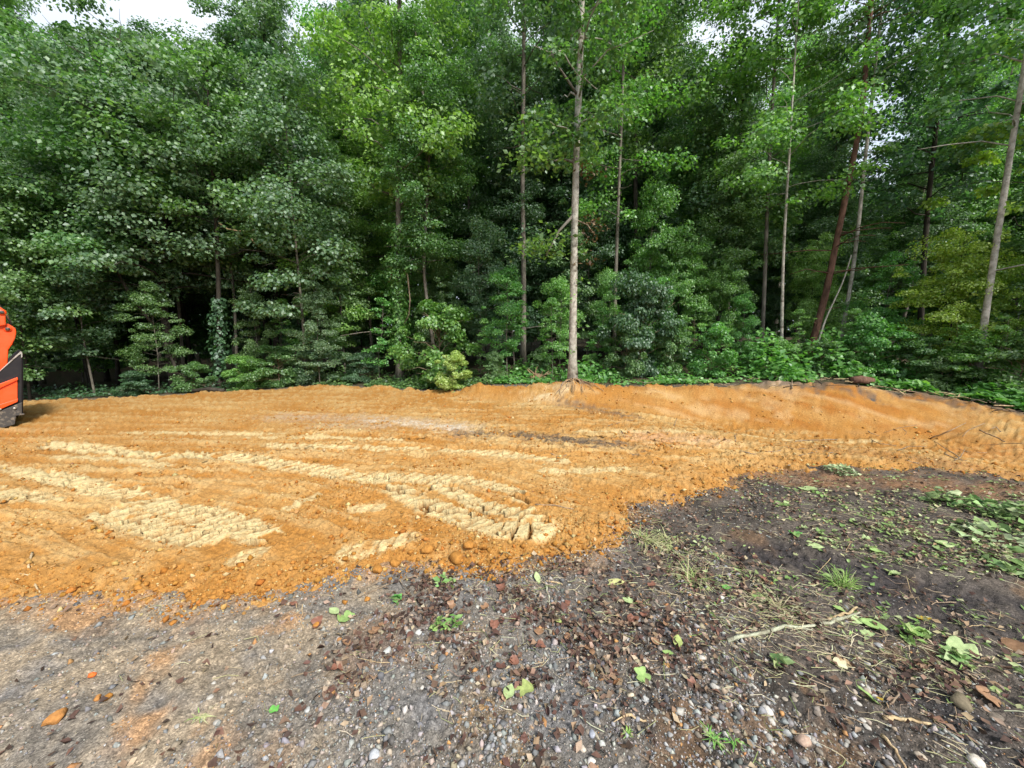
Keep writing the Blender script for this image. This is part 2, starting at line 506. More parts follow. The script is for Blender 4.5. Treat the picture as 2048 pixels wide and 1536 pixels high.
# crusted track bands on the clay (photo polylines): (points, half width in metres, cleat period)
_bands = [
    ([(60, 950), (150, 973), (250, 1000), (350, 1030), (455, 1058), (530, 1085)], 0.13, 0.088),
    ([(215, 1040), (300, 1068), (380, 1094), (430, 1088)], 0.11, 0.089),
    ([(100, 893), (190, 903), (273, 914), (445, 922), (560, 938), (697, 960), (760, 968)], 0.13, 0.101),
    ([(735, 960), (830, 968), (930, 972), (1010, 990), (1050, 1010)], 0.10, 0.095),
    ([(790, 990), (860, 1022), (930, 1052), (1000, 1074), (1075, 1068)], 0.13, 0.101),
    ([(880, 985), (980, 1028), (1060, 1045)], 0.11, 0.101),
    ([(540, 898), (650, 904), (760, 903), (855, 905), (958, 914), (1128, 932)], 0.09, 0.121),
    ([(1090, 952), (1180, 952), (1250, 946)], 0.07, 0.108),
    ([(-150, 925), (0, 938), (100, 958)], 0.08, 0.108), ([(-60, 985), (0, 990), (60, 1005), (100, 1012)], 0.10, 0.108),
    ([(120, 920), (200, 922), (290, 930), (360, 945)], 0.07, 0.115),
    ([(470, 1138), (520, 1120)], 0.05, 0.088),
    ([(690, 1118), (760, 1105), (820, 1088)], 0.07, 0.088), ([(580, 1026), (605, 1014), (635, 1000)], 0.05, 0.095),
    ([(710, 1030), (760, 1028)], 0.06, 0.095),
    ([(500, 880), (650, 884), (800, 886)], 0.05, 0.121), ([(1150, 870), (1300, 868), (1420, 866)], 0.05, 0.135),
    ([(250, 868), (420, 872), (560, 873)], 0.06, 0.135), ([(1480, 866), (1640, 862), (1760, 858)], 0.06, 0.135),
]
BANDS = [([gp(*p) for p in pts], hw, per) for pts, hw, per in _bands]

SWEEP = [gp(*p) for p in [(-300, 880), (-50, 880), (100, 893), (273, 914), (445, 924), (697, 962), (900, 1010), (1060, 1060), (1250, 1120)]]

def near_grid(th0, th1, nth, rs):
    th = np.linspace(th0, th1, nth)
    R, T = np.meshgrid(rs, th, indexing='ij')
    return R, T

def screen_rows(r0, r1, px_step):
    """radii whose spacing follows how finely the eye sees the ground there"""
    rs = [r0]
    while rs[-1] < r1:
        r = rs[-1]
        rs.append(r + px_step * (r * r + CAM_H ** 2) / (384 * CAM_H))
    return np.array(rs)

def grid_faces(nr, nt):
    i = np.arange(nr - 1)[:, None] * nt; j = np.arange(nt - 1)[None, :]
    return np.stack([i + j, i + j + 1, i + nt + j + 1, i + nt + j], -1).reshape(-1, 4)

def clay_surface(x, y, want_col=True):
    sd_ = clay_sd(x, y)
    t = clay_t(x, y, sd_)
    B = base_h(x, y)
    r = np.hypot(x, y)
    near = 1 - sstep(5.5, 9, r)
    # crumbly relief
    f1, f2, cid = worley(x * 22 + 0.6 * vnoise(x * 9, y * 9, 4), y * 22, 2)
    g1, g2, gid = worley(x * 55, y * 55, 6)
    rough = np.clip(0.45 + 0.8 * fbm(x * 1.3, y * 1.3, 15, 3), 0.12, 1.0)
    lump = np.clip(1 - f1 * 1.25, 0, 1) ** 0.7 * (cid > 0.4) * 0.034 * cid + np.clip(1 - g1 * 1.3, 0, 1) * 0.012 * gid
    z = lump * rough * near + 0.012 * fbm(x * 5, y * 5, 21, 4) * (0.4 + 0.6 * near)
    # grading streaks running across the pad
    th = x * 0.16 + 0.25 * vnoise(x * 0.25, y * 0.25, 33)
    st = fbm(x * 0.55, (y + th * 0.6) * 6.5, 51, 4, 0.62)
    far = sstep(3.6, 5.5, r)
    stz = (0.022 * st + 0.018 * fbm(x * 3, (y + th * .6) * 16, 53, 3)) * far
    sw, sws, swa = seg_dist(x, y, SWEEP)
    st3 = fbm(swa * 0.5, sws * 7.5 + 0.35 * vnoise(x, y, 35), 55, 4, .6)
    nearsw = (1 - sstep(5.2, 7.0, r)) * sstep(2.6, 3.4, r)
    z = z + 0.020 * st3 * nearsw
    # scraped bank
    yy = np.maximum(y, .6); u = np.clip(x / yy, KU[0], KU[-1])
    s = (y - np.interp(u, KU, KYF)) / (np.interp(u, KU, KYC) - np.interp(u, KU, KYF))
    onbank = sstep(-0.05, 0.25, s) * (1 - sstep(1.0, 1.25, s)) * sstep(0.1, 0.25, np.interp(u, KU, KZC))
    z = z + stz * (1 - onbank)
    st = st * (1 - 0.8 * onbank)
    fl = fbm(u * 4.5, s * 5.0 + u * 7, 61, 4, 0.6)
    z = z + onbank * (0.018 * fl + 0.020 * fbm(x * 4, y * 4, 62, 4)) + 0.075 * fbm(x * 1.8, y * 1.8, 63, 4) * sstep(.5, 1.0, s)
    z = z + far * 0.020 * fbm(x * 9, y * 15, 64, 3, .65) * (1 - onbank)
    # crust bands
    crust = np.zeros(x.shape); zc = np.zeros(x.shape); crack = np.zeros(x.shape)
    for k, (pts, hw, per) in enumerate(BANDS):
        xs = [p[0] for p in pts]; ys = [p[1] for p in pts]
        sel = (x > min(xs) - .5) & (x < max(xs) + .5) & (y > min(ys) - .5) & (y < max(ys) + .5)
        if not sel.any(): continue
        X, Y = x[sel], y[sel]
        d, side, arc = seg_dist(X, Y, pts)
        wid = hw * (1 + 0.35 * vnoise(X * 2.2, Y * 2.2, 70 + k)) + 0.035 * fbm(X * 9, Y * 9, 80 + k, 3)
        m = 1 - sstep(wid * 0.75, wid * 1.15 + 0.01, d)
        brk = fbm(X * 4.2, Y * 4.2, 90 + k, 3)
        m = m * sstep(-0.95, -0.5, brk)
        # plates: one cleat print after another, broken across, each plate rising to a torn front lip
        a = arc + side * 0.45 + 0.05 * fbm(X * 4, Y * 4, 100 + k, 3) + 0.012 * vnoise(X * 40, Y * 40, 105 + k)
        ph = a / (per * 1.28)
        row = np.floor(ph); fr = ph - row
        cut = _h(row, row * 0 + 3, 110 + k)
        cr_ = (side + 0.04 * vnoise(X * 12, Y * 12, 120 + k)) / (0.20 + 0.30 * cut) + cut * 7
        fc = cr_ - np.floor(cr_)
        pid = _h(row, np.floor(cr_), 130 + k)
        gap = sstep(0.15, 0.27, fr) * sstep(0.04, 0.09, fc)
        kw = min(1.0, max(0.0, (hw - 0.065) / 0.045))
        lift = 0.004 + 0.030 * kw * fr * fr * (0.25 + 0.9 * pid)
        m = m * (pid > 0.05)
        zk = (lift * gap - 0.050 * kw * (1 - gap)) * m
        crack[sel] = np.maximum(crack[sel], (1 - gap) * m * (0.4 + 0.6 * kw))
        mk = m * (gap * kw + (0.55 + 0.45 * gap) * (1 - kw) * 0.8)
        crust[sel] = np.maximum(crust[sel], mk)
        zc[sel] = np.where(np.abs(zk) > np.abs(zc[sel]), zk, zc[sel])
    z = z * (1 - 0.75 * crust) + zc
    z = B + t + z
    if not want_col:
        return z, t
    # ---- soil colour, with the shade of the cracks painted in
    c_or = np.array([0.315, 0.146, 0.032]); c_oc = np.array([0.375, 0.222, 0.078]); c_dk = np.array([0.275, 0.108, 0.019])
    c_cr = np.array([0.51, 0.412, 0.218]); c_grey = np.array([0.40, 0.34, 0.28]); c_hum = np.array([0.075, 0.058, 0.045])
    n1 = fbm(x * 0.8, y * 0.8, 140, 4); n2 = fbm(x * 4, y * 4, 144, 4)
    a = np.clip(0.42 + 0.75 * n1 + 0.35 * n2, 0, 1)[..., None]
    col = c_or * (1 - a) + c_oc * a
    stc = sstep(0.05, 0.55, st) * far
    col = col * (1 - 0.6 * stc[..., None]) + (c_oc * 0.55 + c_cr * 0.45) * 0.6 * stc[..., None]
    s3 = sstep(0.12, 0.6, st3) * nearsw * 0.36
    col = col * (1 - s3[..., None]) + (c_oc * 0.4 + c_cr * 0.6) * s3[..., None]
    st2 = sstep(0.1, 0.6, -st) * far * 0.5
    col = col * (1 - st2[..., None]) + c_or * st2[..., None]
    dk = (onbank * np.clip(0.45 + 0.5 * n2 + 0.9 * fl, 0, 1) * (0.35 + 0.65 * sstep(0.15, 0.8, u)))[..., None]
    col = col * (1 - dk) + c_dk * dk
    hi = (onbank * sstep(0.15, 0.6, fbm(u * 5, s * 6 + u * 8, 65, 4, .6)) * 0.5)[..., None]
    col = col * (1 - hi) + np.array([0.44, 0.30, 0.15]) * hi
    nearo = ((1 - sstep(0.0, 0.55, sd_)) * near)[..., None]
    col = col * (1 - 0.6 * nearo) + c_or * 0.97 * 0.6 * nearo
    dust = sstep(0.1, 0.6, fbm(x * 3, y * 3, 150, 3) + 0.25 * n2) * near * 0.16
    col = col * (1 - dust[..., None]) + c_cr * dust[..., None]
    crack_shade = (crack * 0.9)[..., None]
    col = col * (1 - crack_shade) + c_dk * 0.5 * crack_shade                 # shade inside the cracks, painted as darkened clay colour
    cc = (np.clip(crust, 0, 1) * np.clip(.92 + .45 * fbm(x * 16, y * 16, 175, 3, .65), .35, 1))[..., None]
    col = col * (1 - cc) + c_cr * (0.92 + 0.16 * cid[..., None]) * cc
    def blot(pp, wid, colr, amt, seed, sharp=3.0):
        nonlocal col
        d, _, _ = seg_dist(x, y, [gp(*p) for p in pp])
        m = (1 - sstep(wid * 0.1, wid, d + 0.22 * fbm(x * sharp, y * sharp * 3, seed, 5, .65))) * amt * np.clip(0.75 + 0.8 * fbm(x * 7, y * 14, seed + 40, 4, .7), 0.1, 1)
        col = col * (1 - m[..., None]) + np.array(colr) * m[..., None]
    blot([(560, 836), (700, 838), (820, 848), (930, 860)], 0.55, (0.36, 0.29, 0.21), 0.6, 160)
    blot([(740, 846), (830, 852), (920, 862)], 0.22, (0.47, 0.41, 0.33), 0.85, 161)
    blot([(640, 856), (760, 862)], 0.3, (0.30, 0.25, 0.2), 0.45, 165)
    blot([(930, 872), (1040, 878), (1120, 888), (1250, 902)], 0.34, c_hum * 1.3, 0.85, 162, 4)
    blot([(1040, 880), (1130, 888), (1200, 897)], 0.16, c_hum * 0.8, 0.9, 163, 4)
    blot([(1290, 880), (1420, 885)], 0.5, (0.52, 0.33, 0.2), 0.6, 164)
    blot([(1120, 815), (1180, 822), (1260, 835)], 0.3, c_hum * 1.5, 0.7, 166, 4)
    blot([(1130, 806), (1060, 808)], 0.22, (0.52, 0.42, 0.26), 0.7, 167)
    blot([(1480, 800), (1560, 806)], 0.4, (0.55, 0.42, 0.32), 0.75, 168)
    blot([(1650, 900), (1750, 905), (1850, 925)], 0.45, (0.19, 0.10, 0.045), 0.5, 169, 4)
    blot([(1900, 925), (2048, 940)], 0.5, (0.22, 0.11, 0.045), 0.6, 170, 4)
    blot([(1950, 880), (2060, 880)], 0.6, (0.33, 0.13, 0.03), 0.6, 171, 3)
    # humus edge at the crest of the cut
    ce = sstep(0.78, 1.02, s + 0.22 * fbm(x * 3, y * 3, 172, 4, .65)) * sstep(0.45, .7, u)
    col = col * (1 - 0.85 * ce[..., None]) + c_hum * 1.4 * 0.85 * ce[..., None]
    return z, t, col

# clay pad
TH = math.radians(63)
rs = np.concatenate([screen_rows(2.0, 5.6, 0.45), screen_rows(5.62, 14.5, 0.85)])
R, T = near_grid(-TH, TH, 1150, rs)
X, Y = R * np.sin(T), R * np.cos(T)
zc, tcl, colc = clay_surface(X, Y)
V = np.stack([X, Y, zc], -1).reshape(-1, 3)
_th = np.linspace(-TH, TH, 1150); GRID_C, GRID_T = (rs, _th, zc), (rs, _th, tcl)
F = grid_faces(*X.shape)
tv = tcl.ravel()
keep = (tv[F] > -0.03).any(1)
F = F[keep]
used = np.unique(F); mp_ = np.full(len(V), -1); mp_[used] = np.arange(len(used))
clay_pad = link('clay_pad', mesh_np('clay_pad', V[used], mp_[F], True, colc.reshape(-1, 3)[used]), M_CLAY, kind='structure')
print('clay tris', 2*len(F)); clay_pad['label'] = 'graded orange clay pad with pale crusted track prints'

# ground
def ground_surface(x, y):
    sd_ = clay_sd(x, y)
    B = base_h(x, y)
    r = np.hypot(x, y)
    near = 1 - sstep(6.5, 9.0, r)
    f1, f2, cid = worley(x * 30, y * 30, 202)
    z = B + (0.022 * fbm(x * 2.4, y * 2.4, 203, 3) + 0.012 * fbm(x * 9, y * 9, 204, 3)) * near
    rocky = np.clip(0.5 + 0.9 * fbm(x * 1.1, y * 1.1, 205, 3), 0.05, 1)
    z = z + (np.clip(1 - f1 * 1.4, 0, 1) * 0.012 * (cid > 0.5) + 0.008 * fbm(x * 32, y * 32, 206, 3)) * near * rocky
    # colour
    c_gr = np.array([0.140, 0.130, 0.117]); c_bl = np.array([0.040, 0.035, 0.031]); c_dust = np.array([0.255, 0.205, 0.145])
    c_hum = np.array([0.082, 0.070, 0.060]); c_or = np.array([0.33, 0.185, 0.085]); c_blue = np.array([0.135, 0.135, 0.14])
    n1 = fbm(x * 1.1, y * 1.1, 210, 4); n2 = fbm(x * 5, y * 5, 211, 4); n3 = fbm(x * 2.3, y * 2.3, 212, 4)
    u = x / np.maximum(y, 0.4)
    rightish = sstep(-0.05, 0.55, u + 0.22 * n1 + 0.06)[..., None]
    col = c_gr * (1 - rightish) + c_hum * rightish
    bl = (sstep(0.05, 0.5, n3 + 0.1) * 0.7)[..., None] * rightish
    col = col * (1 - bl) + c_bl * bl
    blue = (sstep(0.05, 0.55, n3) * (1 - rightish[..., 0]) * 0.7)[..., None]
    col = col * (1 - blue) + c_blue * blue
    # dusty, trampled lower left
    dl = sstep(0.10, 0.85, -u + 0.50 * n1 + 0.28 * n2) * 0.9
    dl = dl * np.clip(.75 + .9 * fbm(x * 2.6, y * 2.6, 216, 4, .6), .15, 1)
    col = col * (1 - dl[..., None]) + c_dust * dl[..., None]
    os_ = sstep(0.22, 0.6, fbm(x * 1.7 + 3, y * 1.7, 214, 4)) * sstep(0.15, 0.6, -u) * 0.75
    col = col * (1 - os_[..., None]) + c_or * os_[..., None]
    os2 = sstep(0.40, 0.7, fbm(x * 2.0 - 8, y * 2.0, 215, 4)) * 0.4
    col = col * (1 - os2[..., None]) + c_or * 0.5 * os2[..., None]
    # clay dust next to the pad
    sp = (1 - sstep(0.0, 0.35, -sd_ + 0.15 * n2)) * sstep(-0.1, 0.35, n2 + 0.3 * n3) * 0.7 * near
    col = col * (1 - sp[..., None]) + c_or * sp[..., None]
    def blot(pp, wid, colr, amt, seed, sharp=3.0):
        nonlocal col, z
        d, _, _ = seg_dist(x, y, [gp(*p) for p in pp])
        m = (1 - sstep(wid * 0.25, wid, d + 0.16 * fbm(x * sharp, y * sharp, seed, 5, .6))) * amt * np.clip(0.85 + 0.7 * fbm(x * 9, y * 9, seed + 40, 4, .7), 0.2, 1)
        col = col * (1 - m[..., None]) + np.array(colr) * m[..., None]
        return m
    # smooth black wheel rut on the right, grey silt in front, red subsoil behind
    m = blot([(1500, 1096), (1640, 1130), (1800, 1160), (2060, 1210), (2300, 1250)], 0.26, (0.034, 0.031, 0.033), 0.95, 220)
    z = z - 0.035 * m
    blot([(1750, 1200), (1900, 1240), (2060, 1300)], 0.22, (0.034, 0.031, 0.033), 0.8, 221)
    m = blot([(1600, 1400), (1720, 1450), (1800, 1536)], 0.10, (0.060, 0.056, 0.053), 0.85, 222)
    blot([(1900, 1400), (1960, 1500)], 0.12, (0.036, 0.034, 0.036), 0.8, 223)
    blot([(1060, 1130), (1160, 1122), (1230, 1110)], 0.10, (0.16, 0.115, 0.075), 0.8, 224)
    blot([(1560, 955), (1720, 960), (1880, 970), (2060, 985)], 0.34, (0.23, 0.120, 0.058), 0.62, 225, 5)
    blot([(960, 1420), (1010, 1470), (1040, 1520)], 0.13, (0.14, 0.11, 0.075), 0.8, 226)
    blot([(980, 1440), (1000, 1470)], 0.05, (0.34, 0.20, 0.08), 0.7, 227, 6)
    # forest floor
    ff = (sstep(-0.25, 0.5, y - np.interp(np.clip(u, KU[0], KU[-1]), KU, KYC)) * (y > 3))[..., None]
    c_ff = np.array([0.060, 0.045, 0.030]) * (1 + 0.5 * n2[..., None])
    grn = sstep(-0.1, 0.5, n3)[..., None] * 0.45
    c_ff = c_ff * (1 - grn) + np.array([0.040, 0.058, 0.018]) * grn
    col = col * (1 - ff) + c_ff * ff
    return z, col, sd_

thf = np.concatenate([np.linspace(-math.pi, -TH, 20)[:-1], np.linspace(-TH, TH, 860), np.linspace(TH, math.pi, 20)[1:]])
rg = np.concatenate([screen_rows(0.75, 7.6, 1.15), np.geomspace(7.75, 30, 60), np.geomspace(32, 400, 14)])
rg = np.concatenate([[0.02, 0.3, 0.55], rg])
R, T = np.meshgrid(rg, thf, indexing='ij')
X, Y = R * np.sin(T), R * np.cos(T)
zg, colg, sdg = ground_surface(X, Y)
V = np.stack([X, Y, zg], -1).reshape(-1, 3)
F = grid_faces(*X.shape)
tg = clay_t(X, Y, sdg).ravel()
sdg = sdg.ravel()
hidden = (sdg[F] > 0.30).all(1) & (tg[F] > 0.03).all(1)
F = F[~hidden]
used = np.unique(F); mp_ = np.full(len(V), -1); mp_[used] = np.arange(len(used))
# let the soil dip a little under the clay so the two never lie in one plane
V[:, 2] -= np.clip(sdg * 0.3, 0, 0.03)
ground = link('ground', mesh_np('ground', V[used], mp_[F], True, colg.reshape(-1, 3)[used]), M_SOIL, kind='structure')
print('ground tris', 2*len(F)); ground['label'] = 'dark gravelly soil and forest floor around the clay pad'

GRID_G = (rg, thf, (V[:, 2]).reshape(X.shape))
def grid_at(grid, x, y):
    rs_, ths_, Z = grid
    r, t = np.hypot(x, y), np.arctan2(x, y)
    i = np.clip(np.searchsorted(rs_, r) - 1, 0, len(rs_) - 2); j = np.clip(np.searchsorted(ths_, t) - 1, 0, len(ths_) - 2)
    a = np.clip((r - rs_[i]) / (rs_[i + 1] - rs_[i]), 0, 1); b = np.clip((t - ths_[j]) / (ths_[j + 1] - ths_[j]), 0, 1)
    return (Z[i, j] * (1 - b) + Z[i, j + 1] * b) * (1 - a) + (Z[i + 1, j] * (1 - b) + Z[i + 1, j + 1] * b) * a

def soil_z(x, y):
    """height of whatever soil lies on top at these points"""
    x, y = np.atleast_1d(np.asarray(x, float)), np.atleast_1d(np.asarray(y, float))
    zg_ = grid_at(GRID_G, x, y)
    r = np.hypot(x, y)
    t_ = grid_at(GRID_T, x, y)
    ok = (t_ > -0.03) & (r > 2.0) & (r < 14.4) & (np.abs(np.arctan2(x, y)) < TH)
    return np.where(ok, np.maximum(zg_, grid_at(GRID_C, x, y)), zg_)
# ------------------------------------------------------------------ trees
def path_at(pts, h):
    """point on a polyline at relative heights h (0..1)"""
    pts = np.asarray(pts, float)
    k = np.linspace(0, 1, len(pts))
    return np.stack([np.interp(h, k, pts[:, i]) for i in range(3)], -1)

def smooth_path(pts, n=14):
    pts = np.asarray(pts, float)
    if len(pts) < 3: return path_at(pts, np.linspace(0, 1, n))
    z = pts[:, 2]
    h = np.linspace(z[0], z[-1], n)
    k = np.stack([np.interp(h, z, pts[:, i]) for i in range(3)], -1)
    for _ in range(2):
        k[1:-1] = 0.25 * k[:-2] + 0.5 * k[1:-1] + 0.25 * k[2:]
    return k

SHAPES = {
    'ovoid': lambda s: np.sin(np.pi * np.clip(0.10 + 0.90 * s, 0, 1) ** 0.85) * 0.9 + 0.10,
    'cone': lambda s: (1 - s) ** 0.75 * 0.92 + 0.08,
    'column': lambda s: np.minimum(1, 0.55 + 1.5 * s) * np.minimum(1, (1.02 - s) * 2.6),
    'wide': lambda s: np.sin(np.pi * np.clip(0.22 + 0.74 * s, 0, 1)) ** 0.6,
    'top': lambda s: np.minimum(1, 0.3 + 1.2 * s) * np.minimum(1, (1.03 - s) * 3),
}

TRUNK = 0.66
def grow(path, r0, r1, crown, nbr, leaves, lsize, rng, shape='ovoid', clr=0.5, up=0.35, flat=0.45, droop=0.25, cl_step=0.55, sides=9,
         limbs=True, dead=0, wob=0.05, side_bias=None, aspect=0.80, dens=2.0):
    """a trunk with limbs (MB) and leaf arrays. crown=(from, to, radius) as shares of the height and metres"""
    leaves *= dens * 2.45; lsize *= 0.82; r0 *= TRUNK; r1 *= TRUNK
    mb = MB()
    pth = smooth_path(path, 22)
    hh = np.linspace(0, 1, len(pth))
    rad = r0 + (r1 - r0) * hh ** 0.9
    rad = rad * (1 + 0.55 * np.exp(-hh * 38))
    mb.tube(pth, rad, sides, wob=wob, rng=rng)
    C, N_, D = [], [], []
    c0, c1, Rm = crown
    H = pth[-1][2] - pth[0][2]
    ga = 2.39996
    az0 = rng.uniform(0, 6.28)
    for b in range(nbr):
        s = (b + rng.uniform(0, 1)) / nbr
        h = c0 + (c1 - c0) * s
        p0 = path_at(pth, np.array([h]))[0]
        az = az0 + b * ga + rng.uniform(-.4, .4)
        if side_bias is not None and rng.random() < side_bias[1]:
            az = side_bias[0] + rng.normal(0, 0.7)
        Lb = Rm * SHAPES[shape](np.array([s]))[0] * rng.uniform(0.45, 1.3)
        el = up + rng.normal(0, 0.2) + 0.5 * s
        hd = np.array([math.sin(az), math.cos(az), 0])
        k = np.linspace(0, 1, 5)
        pb = p0 + np.outer(k * Lb * math.cos(el), hd)
        pb[:, 2] += k * Lb * math.sin(el) - droop * Lb * k ** 2
        pb[1:] += rng.normal(0, 0.05 * Lb, (4, 3)) * np.array([1, 1, 0.5])
        rb = max(0.010, (r0 + (r1 - r0) * h) * 0.34)
        if limbs:
            mb.tube(pb, rb * (1 - 0.8 * k), 4)
        ncl = max(1, int(Lb / cl_step))
        for j in range(ncl):
            f = 1 - (j + rng.uniform(0, .6)) / ncl * 0.78
            c = path_at(pb, np.array([f]))[0] + rng.normal(0, clr * 0.8, 3) * np.array([1, 1, 0.75])
            n = int(leaves * rng.uniform(0.5, 1.4))
            rr = clr * min(1.7, rng.lognormal(-0.05, 0.38)); n = int(n * (rr / clr) ** 1.6) + 4; fl_ = flat * rng.uniform(.7, 1.7); dm_ = rng.uniform(-.05, .28)
            q = rng.normal(0, 1, (n, 3)); q /= np.linalg.norm(q, axis=1, keepdims=True)
            q *= rng.uniform(0, 1, (n, 1)) ** 0.45 * rr
            q *= rng.uniform(.7, 1.35, 3)
            q[:, 2] *= fl_
            q[:, 2] -= dm_ * (q[:, 0] ** 2 + q[:, 1] ** 2) / rr
            C.append(c + q)
            out = q / rr + hd * 0.5
            N_.append(np.array([0, 0, 0.62]) + out * 0.5 + rng.normal(0, 0.5, (n, 3)))
            D.append(out + rng.normal(0, 0.5, (n, 3)) + np.array([0, 0, -0.45]))
    for b in range(dead):
        h = rng.uniform(0.08, c0 + 0.15)
        p0 = path_at(pth, np.array([h]))[0]; az = rng.uniform(0, 6.28); Lb = rng.uniform(0.5, 1.8)
        k = np.linspace(0, 1, 4)
        pb = p0 + np.outer(k * Lb, [math.sin(az), math.cos(az), 0.25]) + rng.normal(0, 0.05, (4, 3)) * k[:, None]
        pb[:, 2] -= 0.25 * Lb * k ** 2
        mb.tube(pb, 0.014 * (1 - 0.8 * k) + 0.003, 4)
    if C:
        C, N_, D = np.vstack(C), np.vstack(N_), np.vstack(D)
        v, t = leaf_mesh_arrays(C, N_, D, lsize * rng.uniform(0.65, 1.3, len(C)), aspect)
    else:
        v = t = None
    return mb, v, t

def tree_obj(name, loc, mb, v, t, bark, leaf, label, cat='tree', group=None, crown_name='crown', trunk_name='trunk'):
    e = link(name, None, None, None, label, cat, group, loc=tuple(loc))
    link(trunk_name, mb.mesh(trunk_name, True), BARK[bark], e)
    if v is not None:
        link(crown_name, mesh_np(crown_name, v, t), LEAF[leaf], e)
    return e

def px_X(px, Y, z):
    """world X that a point at distance Y and height z needs to stand in photo column px"""
    return (px - 1024.0) / F_PX * (Y * math.cos(PITCH) - (z - CAM_H) * math.sin(PITCH))

def py_z(py, Y):
    return at(1024, py, Y)[2]

def stand(px, Y):
    z = 0.0
    for _ in range(4):
        x = px_X(px, Y, z)
        z = float(base_h(np.array([x]), np.array([Y]))[0])
    return np.array([x, Y, z])

def photo_tree(name, label, px, Y, marks, H, r0, r1, bark, leaf, crown, nbr, leaves, lsize, seed, group=None, cat='tree', **kw):
    """a tree whose trunk passes the photo's marks [(px, py), ...] at its own distance"""
    rng = np.random.default_rng(seed)
    b = stand(px, Y)
    pts = [np.zeros(3)]
    for (mx, my) in marks:
        p = at(mx, my, Y) - b
        pts.append(p)
    last = pts[-1]; d = last - pts[-2]
    if H > last[2] + 0.3:
        d = d / max(d[2], 0.1)
        pts.append(last + np.array([d[0] * 0.5, 0, 1]) * (H - last[2]))
    pts[0] = np.array([0, 0, -0.08])
    mb, v, t = grow(pts, r0, r1, crown, nbr, leaves, lsize, rng, **kw)
    return tree_obj(name, b, mb, v, t, bark, leaf, label, cat, group)

def ivy_on(tree, path, r0, z0, z1, n, leaf, rng, size=0.09):
    """climbing leaves hugging a trunk: a part of the tree"""
    pth = smooth_path(path, 22)
    h = rng.uniform(z0, z1, n)
    H = pth[-1][2]
    c = np.stack([np.interp(h, pth[:, 2], pth[:, i]) for i in range(3)], -1)
    az = rng.uniform(0, 6.28, n)
    o = np.stack([np.cos(az), np.sin(az), np.zeros(n)], -1)
    c = c + o * (r0 + rng.exponential(0.07, n) * (1 + .8 * vnoise(h * 2.5, az, 6)))[:, None]
    v, t = leaf_mesh_arrays(c, o + rng.normal(0, .4, (n, 3)) + [0, 0, 0.5], np.array([0, 0, -1.0]) + rng.normal(0, .5, (n, 3)), size * rng.uniform(.6, 1.3, n), 0.85)
    link('ivy', mesh_np('ivy', v, t), LEAF[leaf], tree)

# --- the trees one can name in the photograph
main = photo_tree('poplar_tree', 'tall slender poplar with pale knotted trunk standing alone on the clay bank', 1145, 8.75, [(1146, 620), (1152, 330), (1160, 130)], 12.5, 0.140, 0.06,
                  'pale', 'mid', (0.40, 1.0, 1.8), 46, 30, 0.11, 11, shape='column', clr=0.40, droop=0.35, dead=0)
def limb(parent, pts_px, Y, r, bark, name='branch'):
    b = np.array(parent.location)
    p = np.array([at(x, y, Yk) - b for (x, y), Yk in zip(pts_px, Y)])
    mb = MB(); mb.tube(p, np.linspace(r, r * 0.3, len(p)), 5)
    return link(name, mb.mesh(name, True), BARK[bark], parent)
def spray(parent, spots, n, leaf, size, rng, rr=0.3, name='foliage'):
    C, N_, D = [], [], []
    b = np.array(parent.location)
    for (x, y, Yk) in spots:
        c = at(x, y, Yk) - b
        q = rng.normal(0, 1, (n, 3)) * rr * np.array([1, 1, .5]); C.append(c + q)
        N_.append(np.array([0, 0, .8]) + rng.normal(0, .5, (n, 3))); D.append(q / rr + rng.normal(0, .6, (n, 3)) + [0, 0, -.6])
    C, N_, D = map(np.vstack, (C, N_, D))
    v, t = leaf_mesh_arrays(C, N_, D, size * rng.uniform(.6, 1.3, len(C)))
    return link(name, mesh_np(name, v, t), LEAF[leaf], parent)
limb(main, [(1146, 432), (1118, 462), (1104, 490), (1092, 512)], [8.75, 8.6, 8.5, 8.45], 0.035, 'grey')
limb(main, [(1147, 325), (1125, 317), (1108, 322), (1080, 318)], [8.75, 8.6, 8.5, 8.4], 0.03, 'grey')
limb(main, [(1155, 190), (1135, 160), (1115, 130), (1100, 100)], [8.75, 8.6, 8.5, 8.4], 0.03, 'grey')
limb(main, [(1152, 440), (1175, 450), (1190, 470)], [8.75, 8.7, 8.6], 0.02, 'twig')
r_ = np.random.default_rng(5)
spray(main, [(1080, 490, 8.4), (1065, 500, 8.4), (1095, 505, 8.5), (1110, 480, 8.5), (1085, 318, 8.4), (1065, 310, 8.3), (1105, 325, 8.5), (1095, 295, 8.5), (1075, 270, 8.5), (1115, 250, 8.5), (1130, 262, 8.6), (1060, 250, 8.5), (1040, 330, 8.5), (1170, 250, 8.7), (1180, 290, 8.8), (1190, 220, 8.9)], 80, 'mid', 0.115, r_, 0.24)
spray(main, [(1165, 560, 8.7), (1155, 650, 8.7), (1138, 600, 8.7), (1160, 505, 8.7), (1135, 700, 8.7)], 14, 'bright', 0.08, r_, 0.10)
spray(main, [(1175, 440, 8.7), (1190, 455, 8.6), (1182, 470, 8.6), (1170, 340, 8.7), (1185, 350, 8.7), (1175, 520, 8.7)], 30, 'dead', 0.09, r_, 0.15, 'dead_foliage')
